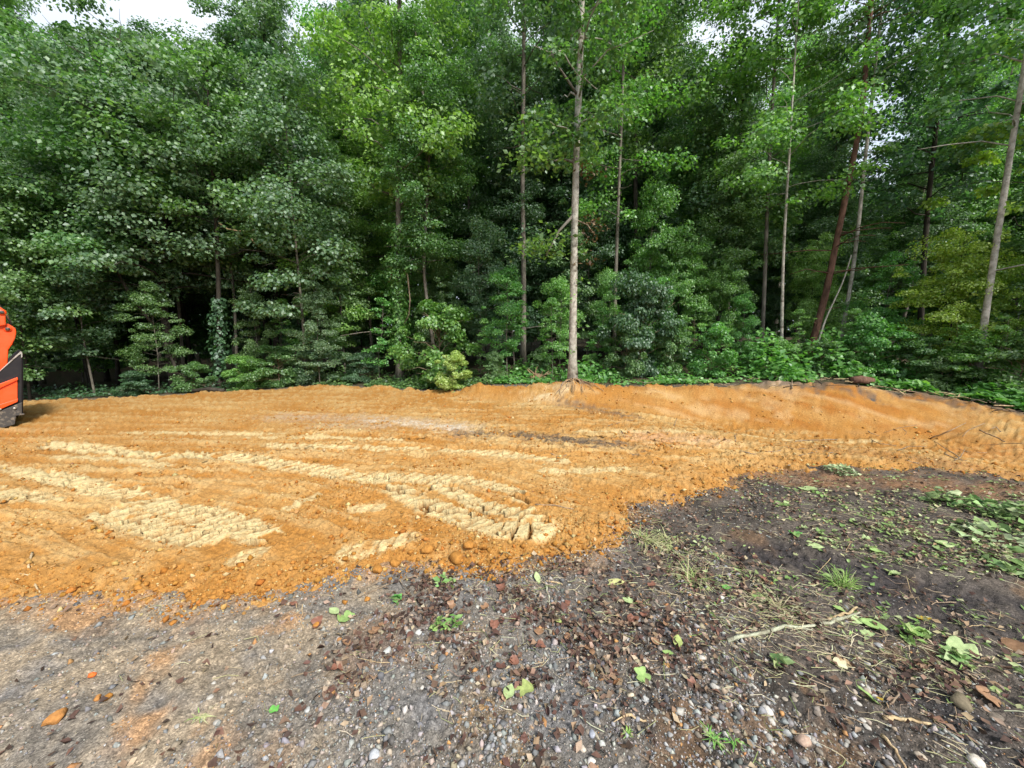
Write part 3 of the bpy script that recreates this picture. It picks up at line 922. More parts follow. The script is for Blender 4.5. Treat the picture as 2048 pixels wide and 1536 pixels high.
# its torn roots hanging down the cut bank
rr_ = np.random.default_rng(31)
for k in range(30):
    a0 = rr_.uniform(-1.0, 1.0)
    p = [np.array([a0 * 0.08, -0.03, 0.06])]
    dirx = a0 * 0.5 + rr_.normal(0, .25)
    nst = rr_.integers(3, 7)
    for j in range(nst):
        st = p[-1] + np.array([dirx * 0.11 + rr_.normal(0, .045), -0.085 - rr_.uniform(0, .06), 0])
        gz = float(base_h(np.array([st[0] + main.location[0]]), np.array([st[1] + main.location[1]]))[0]) - main.location[2]
        st[2] = gz + 0.03 + rr_.uniform(-.03, .045)
        p.append(st)
    mb = MB(); mb.tube(np.array(p), np.linspace(rr_.uniform(.007, .022), .003, nst + 1), 5)
    link('root', mb.mesh('root', True), BARK['root' if k % 4 else 'twig'], main)

t2 = photo_tree('ivy_clad_tree', 'ivy-clad tree with pale bare foot and dangling dead limb', 799, 11.8, [(797, 600), (796, 420), (797, 330), (800, 200)], 15, 0.155, 0.05, 'grey', 'bright',
                (0.33, 1.0, 2.7), 46, 36, 0.12, 12, shape='ovoid', clr=0.48, dead=3)
ivy_on(t2, [(0, 0, 0), at(797, 600, 11.8) - np.array(t2.location), at(796, 420, 11.8) - np.array(t2.location)], 0.13, 0.7, 4.6, 3000, 'fresh', np.random.default_rng(8))
limb(t2, [(798, 525), (815, 550), (820, 600), (818, 630), (808, 648)], [11.7, 11.5, 11.4, 11.4, 11.4], 0.03, 'twig')
limb(t2, [(798, 528), (784, 545), (778, 565)], [11.7, 11.5, 11.4], 0.018, 'twig')

photo_tree('forest_tree', 'grey-trunked tree just behind and beside the lone poplar', 1046, 12.2, [(1048, 560), (1045, 380), (1047, 180)], 16, 0.13, 0.05, 'grey', 'blue', (0.42, 1.0, 2.4), 34, 34, 0.12, 13, shape='column', clr=0.48, dead=5)
photo_tree('pine_tree', 'leaning pine with reddish-brown trunk and dead side branches', 1608, 10.6, [(1650, 600), (1690, 400), (1725, 230), (1735, 90)], 11.5, 0.135, 0.055, 'pine', 'needle', (0.72, 1.0, 2.6), 20, 40, 0.13, 14,
           shape='top', clr=0.42, dead=26, aspect=0.3)
photo_tree('thin_tree', 'thin pale-barked tree leaning beside the reddish pine', 1668, 10.9, [(1690, 640), (1712, 500), (1728, 340)], 12, 0.085, 0.03, 'pale', 'mid', (0.55, 1.0, 2.0), 22, 34, 0.12, 15, shape='column', clr=0.45)
photo_tree('snag_pole', 'bare pale leaning pole with no leaves near the pine foot', 1618, 10.3, [(1650, 640), (1688, 560)], 3.0, 0.045, 0.02, 'pale', 'mid', (0.9, 1.0, .2), 0, 0, 0.1, 16, cat='dead tree')
photo_tree('thin_tree', 'slim straight tree with pale bare trunk between clearing edge shrubs', 1563, 10.2, [(1564, 620), (1567, 500)], 9.5, 0.065, 0.02, 'pale', 'fresh', (0.42, 1.0, 1.6), 22, 34, 0.11, 17, shape='column', clr=0.42)
photo_tree('bent_tree', 'pale-trunked tree at the far end of the bank leaning outward', 1950, 8.3, [(1975, 600), (2003, 420), (2030, 250)], 10.5, 0.10, 0.045, 'pale', 'mid', (0.5, 1.0, 2.2), 26, 36, 0.12, 18, shape='column', clr=0.45, dead=2)
photo_tree('bent_tree', 'dark stem leaning hard outward low at the picture edge', 1955, 8.9, [(2005, 660), (2050, 560)], 8, 0.10, 0.04, 'grey', 'yellow', (0.4, 1.0, 1.6), 16, 36, 0.12, 19, shape='wide', clr=0.42)
photo_tree('forest_tree', 'slim grey tree seen through gaps past the lone poplar', 1228, 11.4, [(1230, 590), (1237, 400), (1243, 240)], 14, 0.085, 0.03, 'grey', 'fresh', (0.30, 1.0, 1.9), 36, 32, 0.12, 20, shape='column', clr=0.45)
photo_tree('forest_tree', 'straight dark-trunked tree behind holly-like bush', 1275, 13.5, [(1274, 560), (1270, 350)], 17, 0.13, 0.05, 'dark', 'mid', (0.36, 1.0, 2.6), 40, 34, 0.13, 21, shape='column', clr=0.5)
photo_tree('forest_tree', 'mossy grey tree with a leafy stem beside the slim bare one', 1522, 11.6, [(1528, 600), (1536, 380), (1545, 200)], 15, 0.085, 0.04, 'grey', 'fresh', (0.30, 1.0, 2.3), 44, 34, 0.12, 22, shape='column', clr=0.48)
photo_tree('forest_tree', 'dark narrow tree standing two trunks before the reddish pine', 1462, 12.6, [(1470, 560), (1478, 330)], 9.3, 0.10, 0.04, 'dark', 'mid', (0.36, 1.0, 2.0), 38, 34, 0.12, 23, shape='cone', clr=0.48)
photo_tree('forest_tree', 'dark trunk below the gap of open sky', 1398, 13.2, [(1402, 560), (1404, 400)], 8.7, 0.11, 0.04, 'dark', 'blue', (0.34, 1.0, 1.9), 38, 34, 0.12, 24, shape='cone', clr=0.5)
photo_tree('forest_tree', 'thick dark tree rising behind yellow-leaved branches', 1838, 11.5, [(1845, 560), (1858, 380), (1880, 200)], 11, 0.12, 0.05, 'dark', 'dark', (0.40, 1.0, 2.6), 34, 34, 0.13, 25, shape='wide', clr=0.5)
big = photo_tree('curved_tree', 'big dark tree with curved trunk over the shaded forest edge', 352, 11.6, [(318, 560), (338, 470), (322, 400), (300, 330), (270, 230)], 9.6, 0.20, 0.06, 'dark', 'blue', (0.30, 1.0, 3.0), 58, 38, 0.12, 26, shape='wide', clr=0.55)
photo_tree('forked_tree', 'leaning dark stem with pale scarred foot in the shade', 362, 10.9, [(340, 690), (300, 640), (235, 560), (220, 470)], 8.5, 0.075, 0.03, 'dark', 'mid', (0.40, 1.0, 2.4), 36, 36, 0.12, 27, shape='wide', clr=0.5)
t3 = photo_tree('ivy_clad_tree', 'short ivy-wrapped trunk at the edge of the dark hollow', 440, 11.2, [(438, 640), (436, 520)], 8.6, 0.11, 0.04, 'dark', 'mid', (0.42, 1.0, 2.3), 36, 36, 0.12, 28, shape='ovoid', clr=0.5)
ivy_on(t3, [(0, 0, 0), at(438, 640, 11.2) - np.array(t3.location), at(436, 520, 11.2) - np.array(t3.location)], 0.09, 0.3, 2.6, 700, 'dark', np.random.default_rng(9), 0.10)
photo_tree('forest_tree', 'one of two close dark trunks, the thicker', 514, 13.6, [(515, 560), (512, 400)], 10.3, 0.17, 0.06, 'dark', 'dark', (0.42, 1.0, 2.4), 40, 34, 0.13, 29, shape='ovoid', clr=0.52)
photo_tree('forest_tree', 'one of two close dark trunks, the slimmer', 552, 14.0, [(552, 560), (548, 420)], 12.6, 0.15, 0.06, 'dark', 'blue', (0.40, 1.0, 2.4), 40, 34, 0.13, 30, shape='ovoid', clr=0.52)
photo_tree('young_tree', 'young tree with cool green leaves and slim pale stem', 612, 11.2, [(606, 640), (598, 560)], 8.5, 0.065, 0.02, 'grey', 'blue', (0.26, 1.0, 2.1), 42, 40, 0.11, 32, shape='ovoid', clr=0.45)
br_ = link('fallen_branch', None, None, None, 'bare bleached branch caught sideways in the dark trees', 'branch', loc=tuple(at(440, 450, 11)))
for pp in ([(438, 446), (455, 458), (478, 462), (508, 460)], [(502, 475), (508, 485), (522, 490)]):
    limb(br_, pp, [11, 11, 11.05, 11.1], 0.025, 'wood')

# --- kinds that repeat through the wood
ARCH = {}
def arch(key, name, H, r0, r1, bark, leaf, crown, nbr, leaves, ls, seed, cat='tree', **kw):
    rng = np.random.default_rng(seed)
    w = rng.normal(0, 0.012 * H, (3, 3)); w[:, 2] = 0
    pts = [np.array([0, 0, -0.15]), np.array([0, 0, H * .33]) + w[0], np.array([0, 0, H * .66]) + w[1], np.array([0, 0, H]) + w[2]]
    mb, v, t = grow(pts, r0, r1, crown, nbr, leaves, ls, rng, **kw)
    tm = mb.mesh('trunk', True); tm.materials.append(BARK[bark])
    cm = mesh_np('crown', v, t); cm.materials.append(LEAF[leaf])
    ARCH[key] = (name, H, tm, cm, cat)
def place(key, loc, rotz, scale, label, group=None, tilt=(0, 0), leaf=None, cat=None):
    name, H, tm, cm, c = ARCH[key]
    e = link(name, None, None, None, label, cat or c, group, loc=tuple(loc))
    e.rotation_euler = (tilt[0], tilt[1], rotz)
    e.scale = scale if hasattr(scale, '__len__') else (scale,) * 3
    link('trunk' if c == 'tree' else 'stem', tm, None, e)
    o = link('crown' if c == 'tree' else 'foliage', cm, None, e)
    if leaf:
        o.material_slots[0].link = 'OBJECT'; o.material_slots[0].material = LEAF[leaf]
    return e

arch('tall1', 'forest_tree', 18, .17, .05, 'dark', 'mid', (.26, 1, 2.7), 76, 44, .13, 101, shape='ovoid', clr=.58)
arch('tall2', 'forest_tree', 18, .15, .05, 'grey', 'blue', (.32, 1, 2.5), 70, 44, .13, 102, shape='column', clr=.55)
arch('tall3', 'forest_tree', 18, .19, .06, 'dark', 'dark', (.20, 1, 3.3), 84, 44, .14, 103, shape='wide', clr=.62)
arch('tall4', 'forest_tree', 18, .14, .05, 'grey', 'fresh', (.30, 1, 2.3), 66, 44, .13, 104, shape='cone', clr=.55)
arch('under1', 'understory_tree', 7, .055, .015, 'grey', 'fresh', (.22, 1, 1.7), 46, 38, .115, 105, shape='ovoid', clr=.40, flat=.45, droop=.3)
arch('under2', 'understory_tree', 7, .06, .015, 'dark', 'mid', (.15, 1, 2.0), 52, 38, .115, 106, shape='wide', clr=.42, flat=.5, droop=.35)
arch('under3', 'understory_tree', 7, .05, .015, 'grey', 'blue', (.18, 1, 1.8), 48, 40, .11, 107, shape='cone', clr=.40, flat=.4)
arch('sap1', 'sapling', 4, .022, .008, 'grey', 'fresh', (.25, 1, .75), 26, 16, .11, 108, shape='ovoid', clr=.26, flat=.3)
arch('sap2', 'sapling', 4, .020, .008, 'twig', 'bright', (.35, 1, .7), 20, 16, .10, 109, shape='wide', clr=.26, flat=.3)
arch('bush1', 'shrub', 1.6, .03, .01, 'twig', 'mid', (.05, 1, .95), 40, 40, .085, 110, cat='shrub', dens=3.4, shape='wide', clr=.26, up=.5)
arch('bush2', 'shrub', 1.6, .03, .01, 'twig', 'fresh', (.05, 1, .8), 34, 40, .095, 111, cat='shrub', dens=3.4, shape='ovoid', clr=.26, up=.5)
arch('bush3', 'shrub', 1.6, .03, .01, 'twig', 'dark', (.03, 1, 1.0), 44, 44, .07, 112, cat='shrub', dens=3.4, shape='wide', clr=.24, up=.6)

def put(key, px, Y, top_py, label, rz=0., wide=1.0, leaf=None, group=None, tilt=(0, 0)):
    b = stand(px, Y)
    s = (py_z(top_py, Y) - b[2]) / ARCH[key][1]
    return place(key, b, rz, (s * wide, s * wide, s), label, group, tilt, leaf)

# understory and shrubs along the edge, each where the photograph has one
put('under2', 60, 9.6, 330, 'leafy maple with hanging boughs at the dark hollow', 0.4, 1.0, 'mid')
put('under1', 190, 10.6, 420, 'small maple whose lowest pale bough hangs over the dark hollow', 1.7, 1.1, 'blue')
put('under3', -60, 9.6, 250, 'dense cool-green tree cut off by the picture edge', 2.2, 1.2, 'blue')
put('under1', 690, 12.8, 470, 'layered young maple among ivy trunks with bright upper leaves', 2.9, 1.2, 'bright')
put('under3', 640, 10.9, 560, 'dense cool-green understory tree beside the ivy-clad trunk', 0.3, 1.0, 'blue')
put('under2', 885, 12.6, 520, 'understory tree with dark glossy boughs between two grey trunks', 1.2, .8, 'mid')
put('under1', 1015, 10.0, 540, 'young maple with layered fresh green sprays behind the yellow shrub', 0.9, 1.0, 'fresh')
put('under1', 1120, 10.6, 560, 'thin understory tree with bright sprays hidden behind the lone poplar', 2.1, .9, 'bright')
put('under1', 1215, 10.8, 545, 'young maple with level sprays just past the lone poplar', 3.3, .8, 'fresh')
put('under2', 1350, 11.4, 470, 'fresh green maple with tiered boughs above the edge shrubs', 0.2, .8, 'fresh')
put('under1', 1480, 10.8, 590, 'understory tree with loose fresh sprays in the far corner', 1.1, .9, 'fresh')
put('under3', 1760, 10.2, 500, 'leafy understory tree filling the space behind the thin pale tree', 4.0, 1.0, 'fresh')
put('under2', 1880, 9.0, 470, 'small tree with broad yellow-green sunlit leaves', 5.0, .95, 'yellow')
put('under1', 2010, 8.6, 520, 'yellowish sapling-tree under the outward-leaning trunk', 2.5, .9, 'yellow')
put('under3', 2120, 7.8, 380, 'dense leafy tree closing the view at the bank end', 1.5, 1.2, 'mid')
put('bush1', 907, 9.55, 716, 'small rounded shrub with pale yellow leaves at the clay edge', 0.7, 1.05, 'pale')
put('bush1', 880, 10.6, 632, 'feathery light green shrub above the pale yellow one', 1.9, .95, 'fresh')
put('bush3', 1280, 9.9, 582, 'fine-leaved dark holly-like bush behind the bank', 0.5, .75, 'dark')
put('bush1', 1420, 9.5, 665, 'low thin-stemmed shrub with bright top at the bank crest', 0.0, .9, 'fresh')
put('bush2', 1340, 9.6, 668, 'upright green shrub beside the holly-like bush', 1.3, .7, 'mid')
put('bush2', 1500, 9.4, 700, 'small leafy shrub at the corner of the cut bank', 2.3, .9, 'fresh')
put('bush1', 560, 10.9, 705, 'low spreading green shrub at the shaded clay edge', 3.1, 1.2, 'mid')
put('bush2', 640, 11.2, 690, 'round green shrub between the shaded stems', 4.1, 1.1, 'blue')
put('bush3', 500, 11.0, 722, 'weedy low bush beside the ivy-wrapped trunk', 0.8, 1.2, 'bright')
put('bush1', 390, 10.4, 735, 'low dark bush under the curved tree', 1.4, 1.3, 'mid')
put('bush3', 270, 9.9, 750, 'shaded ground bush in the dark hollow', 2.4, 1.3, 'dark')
put('bush1', 1640, 9.5, 690, 'leafy shrub at the foot of the reddish pine', 0.2, 1.0, 'mid')
put('bush2', 1740, 9.2, 655, 'bright green shrub beside the thin pale tree', 1.1, 1.0, 'fresh')
put('bush1', 1830, 8.9, 690, 'broad-leaved green shrub under the yellow-green tree', 5.1, 1.1, 'mid')
put('bush2', 1930, 8.3, 690, 'weedy shrub round the outward-leaning trunk', 2.6, 1.1, 'fresh')
put('bush1', 2030, 7.6, 700, 'leafy shrub at the very end of the bank', 0.6, 1.1, 'mid')
put('bush3', 720, 11.4, 715, 'dark low bush by the ivy-clad tree foot', 3.6, 1.2, 'dark')
put('bush1', 850, 12.2, 690, 'dark green bush behind the pale yellow shrub', 3.9, 1.0, 'mid')
put('bush2', 1080, 10.4, 705, 'sparse green bush behind the bank beside the roots', 4.4, .9, 'mid')
put('bush1', 1180, 10.0, 715, 'low weedy bush just past the poplar foot', 5.4, .9, 'fresh')
put('under1', 1290, 11.9, 380, 'tall young maple with fresh sprays rising over the holly-like bush', 4.2, .75, 'fresh')
put('under3', 1145, 12.4, 420, 'leafy young tree directly behind the lone poplar trunk', 1.2, .8, 'mid')
put('under1', 960, 11.2, 450, 'young tree with drooping cool leaves between grey trunk and ivy-clad tree', 5.2, .8, 'blue')
put('under2', 1430, 11.4, 520, 'spreading young maple at the inner corner of the wood', 3.1, .75, 'fresh')
put('under2', 1610, 11.6, 480, 'bright-leaved young tree hidden behind the reddish pine', 2.2, .75, 'bright')
put('under3', 520, 11.6, 560, 'dull green young tree before the two close dark trunks', 2.9, .8, 'mid')
put('under3', 318, 10.6, 560, 'shaded leafy young tree screening the big curved trunk', 2.0, 1.0, 'mid')
put('bush1', 1250, 9.6, 672, 'low green shrub filling the space past the poplar foot', 2.0, .8, 'mid')
put('bush2', 1560, 9.6, 690, 'weedy shrub hiding the foot of the slim bare tree', 1.0, .9, 'fresh')
put('bush1', 1700, 9.0, 712, 'low leafy shrub on the bank above the short log', 3.0, 1.0, 'fresh')
put('bush2', 1880, 8.4, 722, 'low broad-leaved shrub behind the debris line', 4.0, 1.1, 'mid')
put('bush3', 990, 9.9, 712, 'small dark shrub beside the torn root wad', 5.0, .9, 'mid')
for k, (px, Y, top, key, lab) in enumerate([
        (1310, 10.2, 560, 'sap1', 'sapling with a straight thin stem over the edge shrubs'), (1105, 10.0, 600, 'sap1', 'thin sapling leaning near the lone poplar'),
        (1195, 10.2, 620, 'sap1', 'slim sapling with tiered sprays past the poplar'), (1385, 9.7, 640, 'sap2', 'bent bare-stemmed sapling at the far bank'),
        (1445, 9.8, 650, 'sap2', 'twin of the bent sapling, fuller in leaf'), (1690, 9.6, 620, 'sap1', 'sapling beside the leaning pale pole'),
        (970, 10.4, 640, 'sap1', 'sapling rising behind the feathery shrub'), (1900, 8.6, 640, 'sap2', 'yellowish sapling below the sunlit leaves'),
        (760, 11.3, 600, 'sap1', 'sapling in the shade of the ivy-clad tree'), (560, 11.6, 600, 'sap1', 'sapling before the two close dark trunks'),
        (1600, 9.9, 620, 'sap1', 'leafy sapling wrapped by the slim bare tree'), (2000, 8.0, 640, 'sap2', 'sapling leaning over the debris at the bank end')]):
    put(key, px, Y, top, lab, k * 1.3, 1.0, None, None, (RNG.normal(0, .05), RNG.normal(0, .06)))

# the wood behind: rows of trees whose tops follow the photograph's tree line
prof_px = [-500, 0, 180, 260, 330, 400, 470, 540, 600, 700, 900, 1080, 1250, 1370, 1405, 1440, 1490, 1530, 1620, 1680, 1800, 1950, 2050, 2600]
prof_py = [-160, -160, -110, 15, 40, 10, 55, 10, -100, -140, -130, -40, -140, -40, 150, 85, 155, -60, -50, 90, 80, 70, 0, 0]
rngF = np.random.default_rng(2024)
spots = []
rows = [(12.8, 150), (15.5, 165), (19.0, 150), (23.5, 135), (29, 125), (36, 115)]
for Yr, step in rows:
    px = -420 + rngF.uniform(0, 100)
    while px < 2480:
        spots.append((px + rngF.uniform(-40, 40), Yr + rngF.uniform(-1.2, 1.4)))
        px += step * rngF.uniform(0.75, 1.25)
keys = ['tall1', 'tall2', 'tall3', 'tall4']
MARKS = [(-200, 'outside the loader'), (40, 'above the loader'), (180, 'over the dark hollow'), (340, 'behind the big curved tree'), (440, 'behind the ivy-wrapped short trunk'), (530, 'behind the two close dark trunks'),
         (620, 'behind the slim cool-green young tree'), (710, 'between young tree and ivy-clad tree'), (800, 'behind the ivy-clad tree'), (900, 'above the pale yellow shrub'), (1000, 'behind the layered young maple'),
         (1080, 'before the lone poplar trunk'), (1160, 'behind the lone poplar'), (1250, 'just past the lone poplar'), (1340, 'above the holly-like bush'), (1430, 'under the open sky gap'), (1540, 'behind the slim bare trunk'),
         (1640, 'behind the reddish pine'), (1740, 'behind the thin pale tree'), (1860, 'above the yellow-green tree'), (1980, 'behind the outward-leaning trunk'), (2150, 'beyond the bank end')]
TONE = {'mid': 'mid-green', 'blue': 'cool green', 'dark': 'dark green', 'fresh': 'fresh green', 'bright': 'bright green'}
TONEK = {'tall1': 'mid', 'tall2': 'blue', 'tall3': 'dark', 'tall4': 'fresh', 'under1': 'fresh', 'under2': 'mid', 'under3': 'blue'}
def wood_label(word, k, leaf, px, Yk, s):
    mk = min(MARKS, key=lambda m_: abs(m_[0] - px))[1]
    row = 'nearest row' if Yk < 14.5 else 'second row' if Yk < 17.3 else 'third row' if Yk < 21 else 'fourth row' if Yk < 26 else 'far row'
    size = 'tall ' if s > .8 else 'lower '
    return (size if word == 'tree' else '') + TONE[leaf or TONEK[k]] + ' ' + word + ' ' + mk + ', ' + row + ' of the wood'
for px, Yk in spots:
    b = stand(px, Yk)
    if Yk < 14 and 1060 < px < 1240: continue
    top = max(np.interp(px + o_, prof_px, prof_py) for o_ in np.linspace(-1, 1, 9) * 1.3 * F_PX / Yk)
    if px > 1620 and Yk > 15 and rngF.random() < .60: continue
    lowf = rngF.uniform(0.70, 1.0) if Yk < 21 else rngF.uniform(0.85, 1.0)
    h = (py_z(top, Yk) - b[2]) * lowf
    h = min(h, 24)
    right = px > 1600
    k = keys[rngF.integers(0, 4)]
    s = h / 18
    w = np.clip(s, 0.55, 1.1) * rngF.uniform(.85, 1.15)
    leaf = None
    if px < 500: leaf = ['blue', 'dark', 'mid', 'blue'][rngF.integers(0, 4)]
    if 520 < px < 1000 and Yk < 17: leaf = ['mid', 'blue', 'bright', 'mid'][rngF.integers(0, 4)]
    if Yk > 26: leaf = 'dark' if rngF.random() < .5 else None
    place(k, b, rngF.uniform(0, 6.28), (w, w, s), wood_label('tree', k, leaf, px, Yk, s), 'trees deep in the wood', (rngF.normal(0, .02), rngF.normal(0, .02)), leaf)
rngU = np.random.default_rng(77)
for px in np.arange(-350, 2400, 50):
    Yk = rngU.uniform(12.2, 19)
    pxx = px + rngU.uniform(-30, 30)
    b = stand(pxx, Yk)
    s = rngU.uniform(.5, 1.1)
    k = ['under1', 'under2', 'under3'][rngU.integers(0, 3)]; leaf = ['fresh', 'mid', 'blue', 'dark'][rngU.integers(0, 4)]
    sc_ = s
    place(k, b, rngU.uniform(0, 6.28), sc_, wood_label('low tree', k, leaf, pxx, Yk, s), 'small trees inside the wood', leaf=leaf)

# the wood goes on round both ends of the clearing
for k, (x_, y_) in enumerate([(13.5, 5.8), (16.0, 4.6), (-14.2, 6.0), (-15.2, 4.0), (-16.5, 6.8), (-16.2, 2.0)]):
    b = np.array([x_, y_, float(base_h(np.array([x_]), np.array([y_]))[0])])
    place(keys[k % 4], b, k * 1.1, .62, 'tree standing off to the side of the clearing', 'trees beside the clearing')
for k, (x_, y_) in enumerate([(10.4, 4.6), (10.6, 3.3), (10.9, 1.9), (11.0, .4), (12.0, 3.0), (-13.4, 5.2), (-13.9, 3.4)]):
    b = np.array([x_, y_, float(base_h(np.array([x_]), np.array([y_]))[0])])
    place(['bush1', 'bush2', 'under1'][k % 3], b, k * 1.3, 1.0 if k % 3 < 2 else .5, 'leafy bush standing off beside the clearing', 'bushes beside the clearing', cat='shrub')
# where two such trees would read alike, their height tells them apart
_seen = {}
for o in list(COL.objects):
    if o.parent is None and o.get('group') in ('trees deep in the wood', 'small trees inside the wood'): _seen.setdefault(o['label'], []).append(o)
for lab, os_ in _seen.items():
    if len(os_) > 1:
        os_.sort(key=lambda o: -o.scale[2])
        for o, w_ in zip(os_, ['tallest', 'shortest'] if len(os_) == 2 else ['tallest', 'middling', 'shortest', 'fourth']):
            o['label'] = (w_ + ' ' + lab.replace('tall ', '', 1).replace('lower ', '', 1)) if len(os_) > 2 else ({'tallest': 'taller', 'shortest': 'shorter'}[w_] + ' ' + lab.replace('tall ', '', 1).replace('lower ', '', 1) if False else (lambda b_: {'tallest': 'taller', 'shortest': 'shorter'}[w_] + ' of two alike, ' + b_)(lab.replace('tall ', '', 1).replace('lower ', '', 1).replace(' of the wood', '')))
# far woods closing the view, and ground cover on the forest floor
rw = np.random.default_rng(99)
n = 26000
ang = rw.uniform(-1.2, 1.2, n); rad_ = rw.uniform(44, 60, n)
cl = np.stack([rad_ * np.sin(ang), rad_ * np.cos(ang), np.zeros(n)], -1)
cl[:, 2] = base_h(cl[:, 0], cl[:, 1]) + rw.uniform(0, 1, n) ** 1.1 * (13 + 4 * vnoise(ang * 9, rad_ * 0.1, 3))
v, t = leaf_mesh_arrays(cl, rw.normal(0, .5, (n, 3)) + [0, -.3, .8], rw.normal(0, 1, (n, 3)), rw.uniform(.7, 1.5, n), .9)
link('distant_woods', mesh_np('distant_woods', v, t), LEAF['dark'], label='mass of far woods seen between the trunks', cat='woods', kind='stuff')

def cover(name, n, sampler, hmax, size, leaf, seed, label, cat):
    rg_ = np.random.default_rng(seed)
    x, y, w = sampler(rg_, n)
    m = fbm(x * 0.9, y * 0.9, seed, 3)
    kp = m > rg_.uniform(-.35, .45, n)
    x, y, w, m = x[kp], y[kp], w[kp], m[kp]
    n = len(x)
    z = base_h(x, y) + rg_.uniform(0, 1, n) * hmax * np.clip(.35 + m, .1, 1.1) * w + 0.02
    v, t = leaf_mesh_arrays(np.stack([x, y, z], -1), np.array([0, -.15, .9]) + rg_.normal(0, .4, (n, 3)), rg_.normal(0, 1, (n, 3)), size * rg_.uniform(.5, 1.3, n), .75)
    link(name, mesh_np(name, v, t), LEAF[leaf], label=label, cat=cat, kind='stuff')
def edge_sampler(u0, u1, back0, back1):
    def f(rg_, n):
        u = rg_.uniform(u0, u1, n)
        d = back0 + (back1 - back0) * rg_.uniform(0, 1, n) ** 1.4
        yc = np.interp(u, KU, KYC)
        y = yc + d
        return u * y, y, sstep(0, 1.2, d - back0 + .15) * .8 + .2
    return f
cover('undergrowth', 17000, edge_sampler(.62, 1.45, .12, 3.2), 1.0, .13, 'fresh', 301, 'broad-leaved green ground cover behind the far bank', 'undergrowth')
cover('undergrowth', 9000, edge_sampler(-.05, .65, .12, 3.0), .45, .10, 'fresh', 302, 'thin weeds on the forest floor behind the bank', 'undergrowth')
cover('undergrowth', 12000, edge_sampler(-.75, -.05, .06, 3.0), .45, .08, 'mid', 303, 'weeds and vines along the shaded clay edge', 'undergrowth')
cover('undergrowth', 6000, edge_sampler(-1.5, -.7, .4, 3.2), .30, .08, 'dark', 304, 'sparse dark weeds in the shaded hollow', 'undergrowth')
#@@DETAILS
# ------------------------------------------------------------------ loose material on the ground
ICO_V = None
def ico():
    g = (1 + 5 ** .5) / 2
    v = np.array([(-1, g, 0), (1, g, 0), (-1, -g, 0), (1, -g, 0), (0, -1, g), (0, 1, g), (0, -1, -g), (0, 1, -g), (g, 0, -1), (g, 0, 1), (-g, 0, -1), (-g, 0, 1)], float)
    v /= np.linalg.norm(v[0])
    f = np.array([(0, 11, 5), (0, 5, 1), (0, 1, 7), (0, 7, 10), (0, 10, 11), (1, 5, 9), (5, 11, 4), (11, 10, 2), (10, 7, 6), (7, 1, 8), (3, 9, 4), (3, 4, 2), (3, 2, 6), (3, 6, 8), (3, 8, 9), (4, 9, 5), (2, 4, 11), (6, 2, 10), (8, 6, 7), (9, 8, 1)])
    return v, f
IV, IF = ico()
OV = np.array([(1, 0, 0), (-1, 0, 0), (0, 1, 0), (0, -1, 0), (0, 0, 1), (0, 0, -1)], float)
OF = np.array([(0, 2, 4), (2, 1, 4), (1, 3, 4), (3, 0, 4), (2, 0, 5), (1, 2, 5), (3, 1, 5), (0, 3, 5)])

def rot_z(v, a):
    c, s = np.cos(a)[:, None], np.sin(a)[:, None]
    return np.stack([v[..., 0] * c - v[..., 1] * s, v[..., 0] * s + v[..., 1] * c, v[..., 2]], -1)

def lumps(pos, rad, rng, base=(IV, IF), squash=(.45, .85), jit=.22):
    n = len(pos); v0, f0 = base; k = len(v0)
    v = np.broadcast_to(v0, (n, k, 3)) * (1 + rng.normal(0, jit, (n, k, 1)))
    sc = np.stack([rng.uniform(.75, 1.35, n), rng.uniform(.6, 1.0, n), rng.uniform(*squash, n)], -1)
    v = v * sc[:, None, :]
    ta = rng.normal(0, .35, n)
    c, s = np.cos(ta)[:, None], np.sin(ta)[:, None]
    v = np.stack([v[..., 0], v[..., 1] * c - v[..., 2] * s, v[..., 1] * s + v[..., 2] * c], -1)
    v = rot_z(v, rng.uniform(0, 6.28, n)) * rad[:, None, None] + pos[:, None, :]
    f = (np.arange(n)[:, None, None] * k + f0[None]).reshape(-1, 3)
    return v.reshape(-1, 3), f, k

def pick(rng, n, pal, w):
    pal = np.array(pal); w = np.array(w, float)
    i = rng.choice(len(pal), n, p=w / w.sum())
    return pal[i] * rng.uniform(.75, 1.25, (n, 1)) * rng.uniform(.93, 1.07, (n, 3))

def scatter(rng, n, r0, r1, th=1.22, power=1.0):
    """positions spread over the ground in front, thinning with distance"""
    t = rng.uniform(-th, th, n)
    r = r0 * (r1 / r0) ** (rng.uniform(0, 1, n) ** power)
    return r * np.sin(t), r * np.cos(t)

# gravel in the dark soil
rg1 = np.random.default_rng(401)
x, y = scatter(rg1, 100000, .62, 4.8)
sd_ = clay_sd(x, y)
u_ = x / np.maximum(y, .3)
dens = np.clip(.6 + .9 * fbm(x * 1.6, y * 1.6, 402, 4, .6), .05, 1)
rut, _, _ = seg_dist(x, y, [gp(*p) for p in [(1500, 1096), (1640, 1130), (1800, 1160), (2060, 1210)]])
dens = dens * (1 - .62 * sstep(.35, .85, -u_)) * sstep(.10, .32, rut) * (1 - .8 * sstep(.5, 1.0, u_) * sstep(2.4, 3.0, np.hypot(x, y)))
kp = (sd_ < -.02) & (rg1.uniform(0, 1, len(x)) < dens)
x, y, u_ = x[kp], y[kp], u_[kp]
n = len(x)
rad = .0034 * (rg1.pareto(2.3, n) + 1); rad = np.clip(rad, .0034, .019)
z = soil_z(x, y) + rad * .12
v, f, k = lumps(np.stack([x, y, z], -1), rad, rg1, (OV, OF), (.5, .95), .3)
cols = pick(rg1, n, [(.19, .19, .19), (.26, .26, .255), (.37, .36, .34), (.30, .24, .18), (.38, .20, .08), (.10, .10, .10), (.30, .26, .23)], [5, 4, 1.6, 3, .8, 3, 1.5])
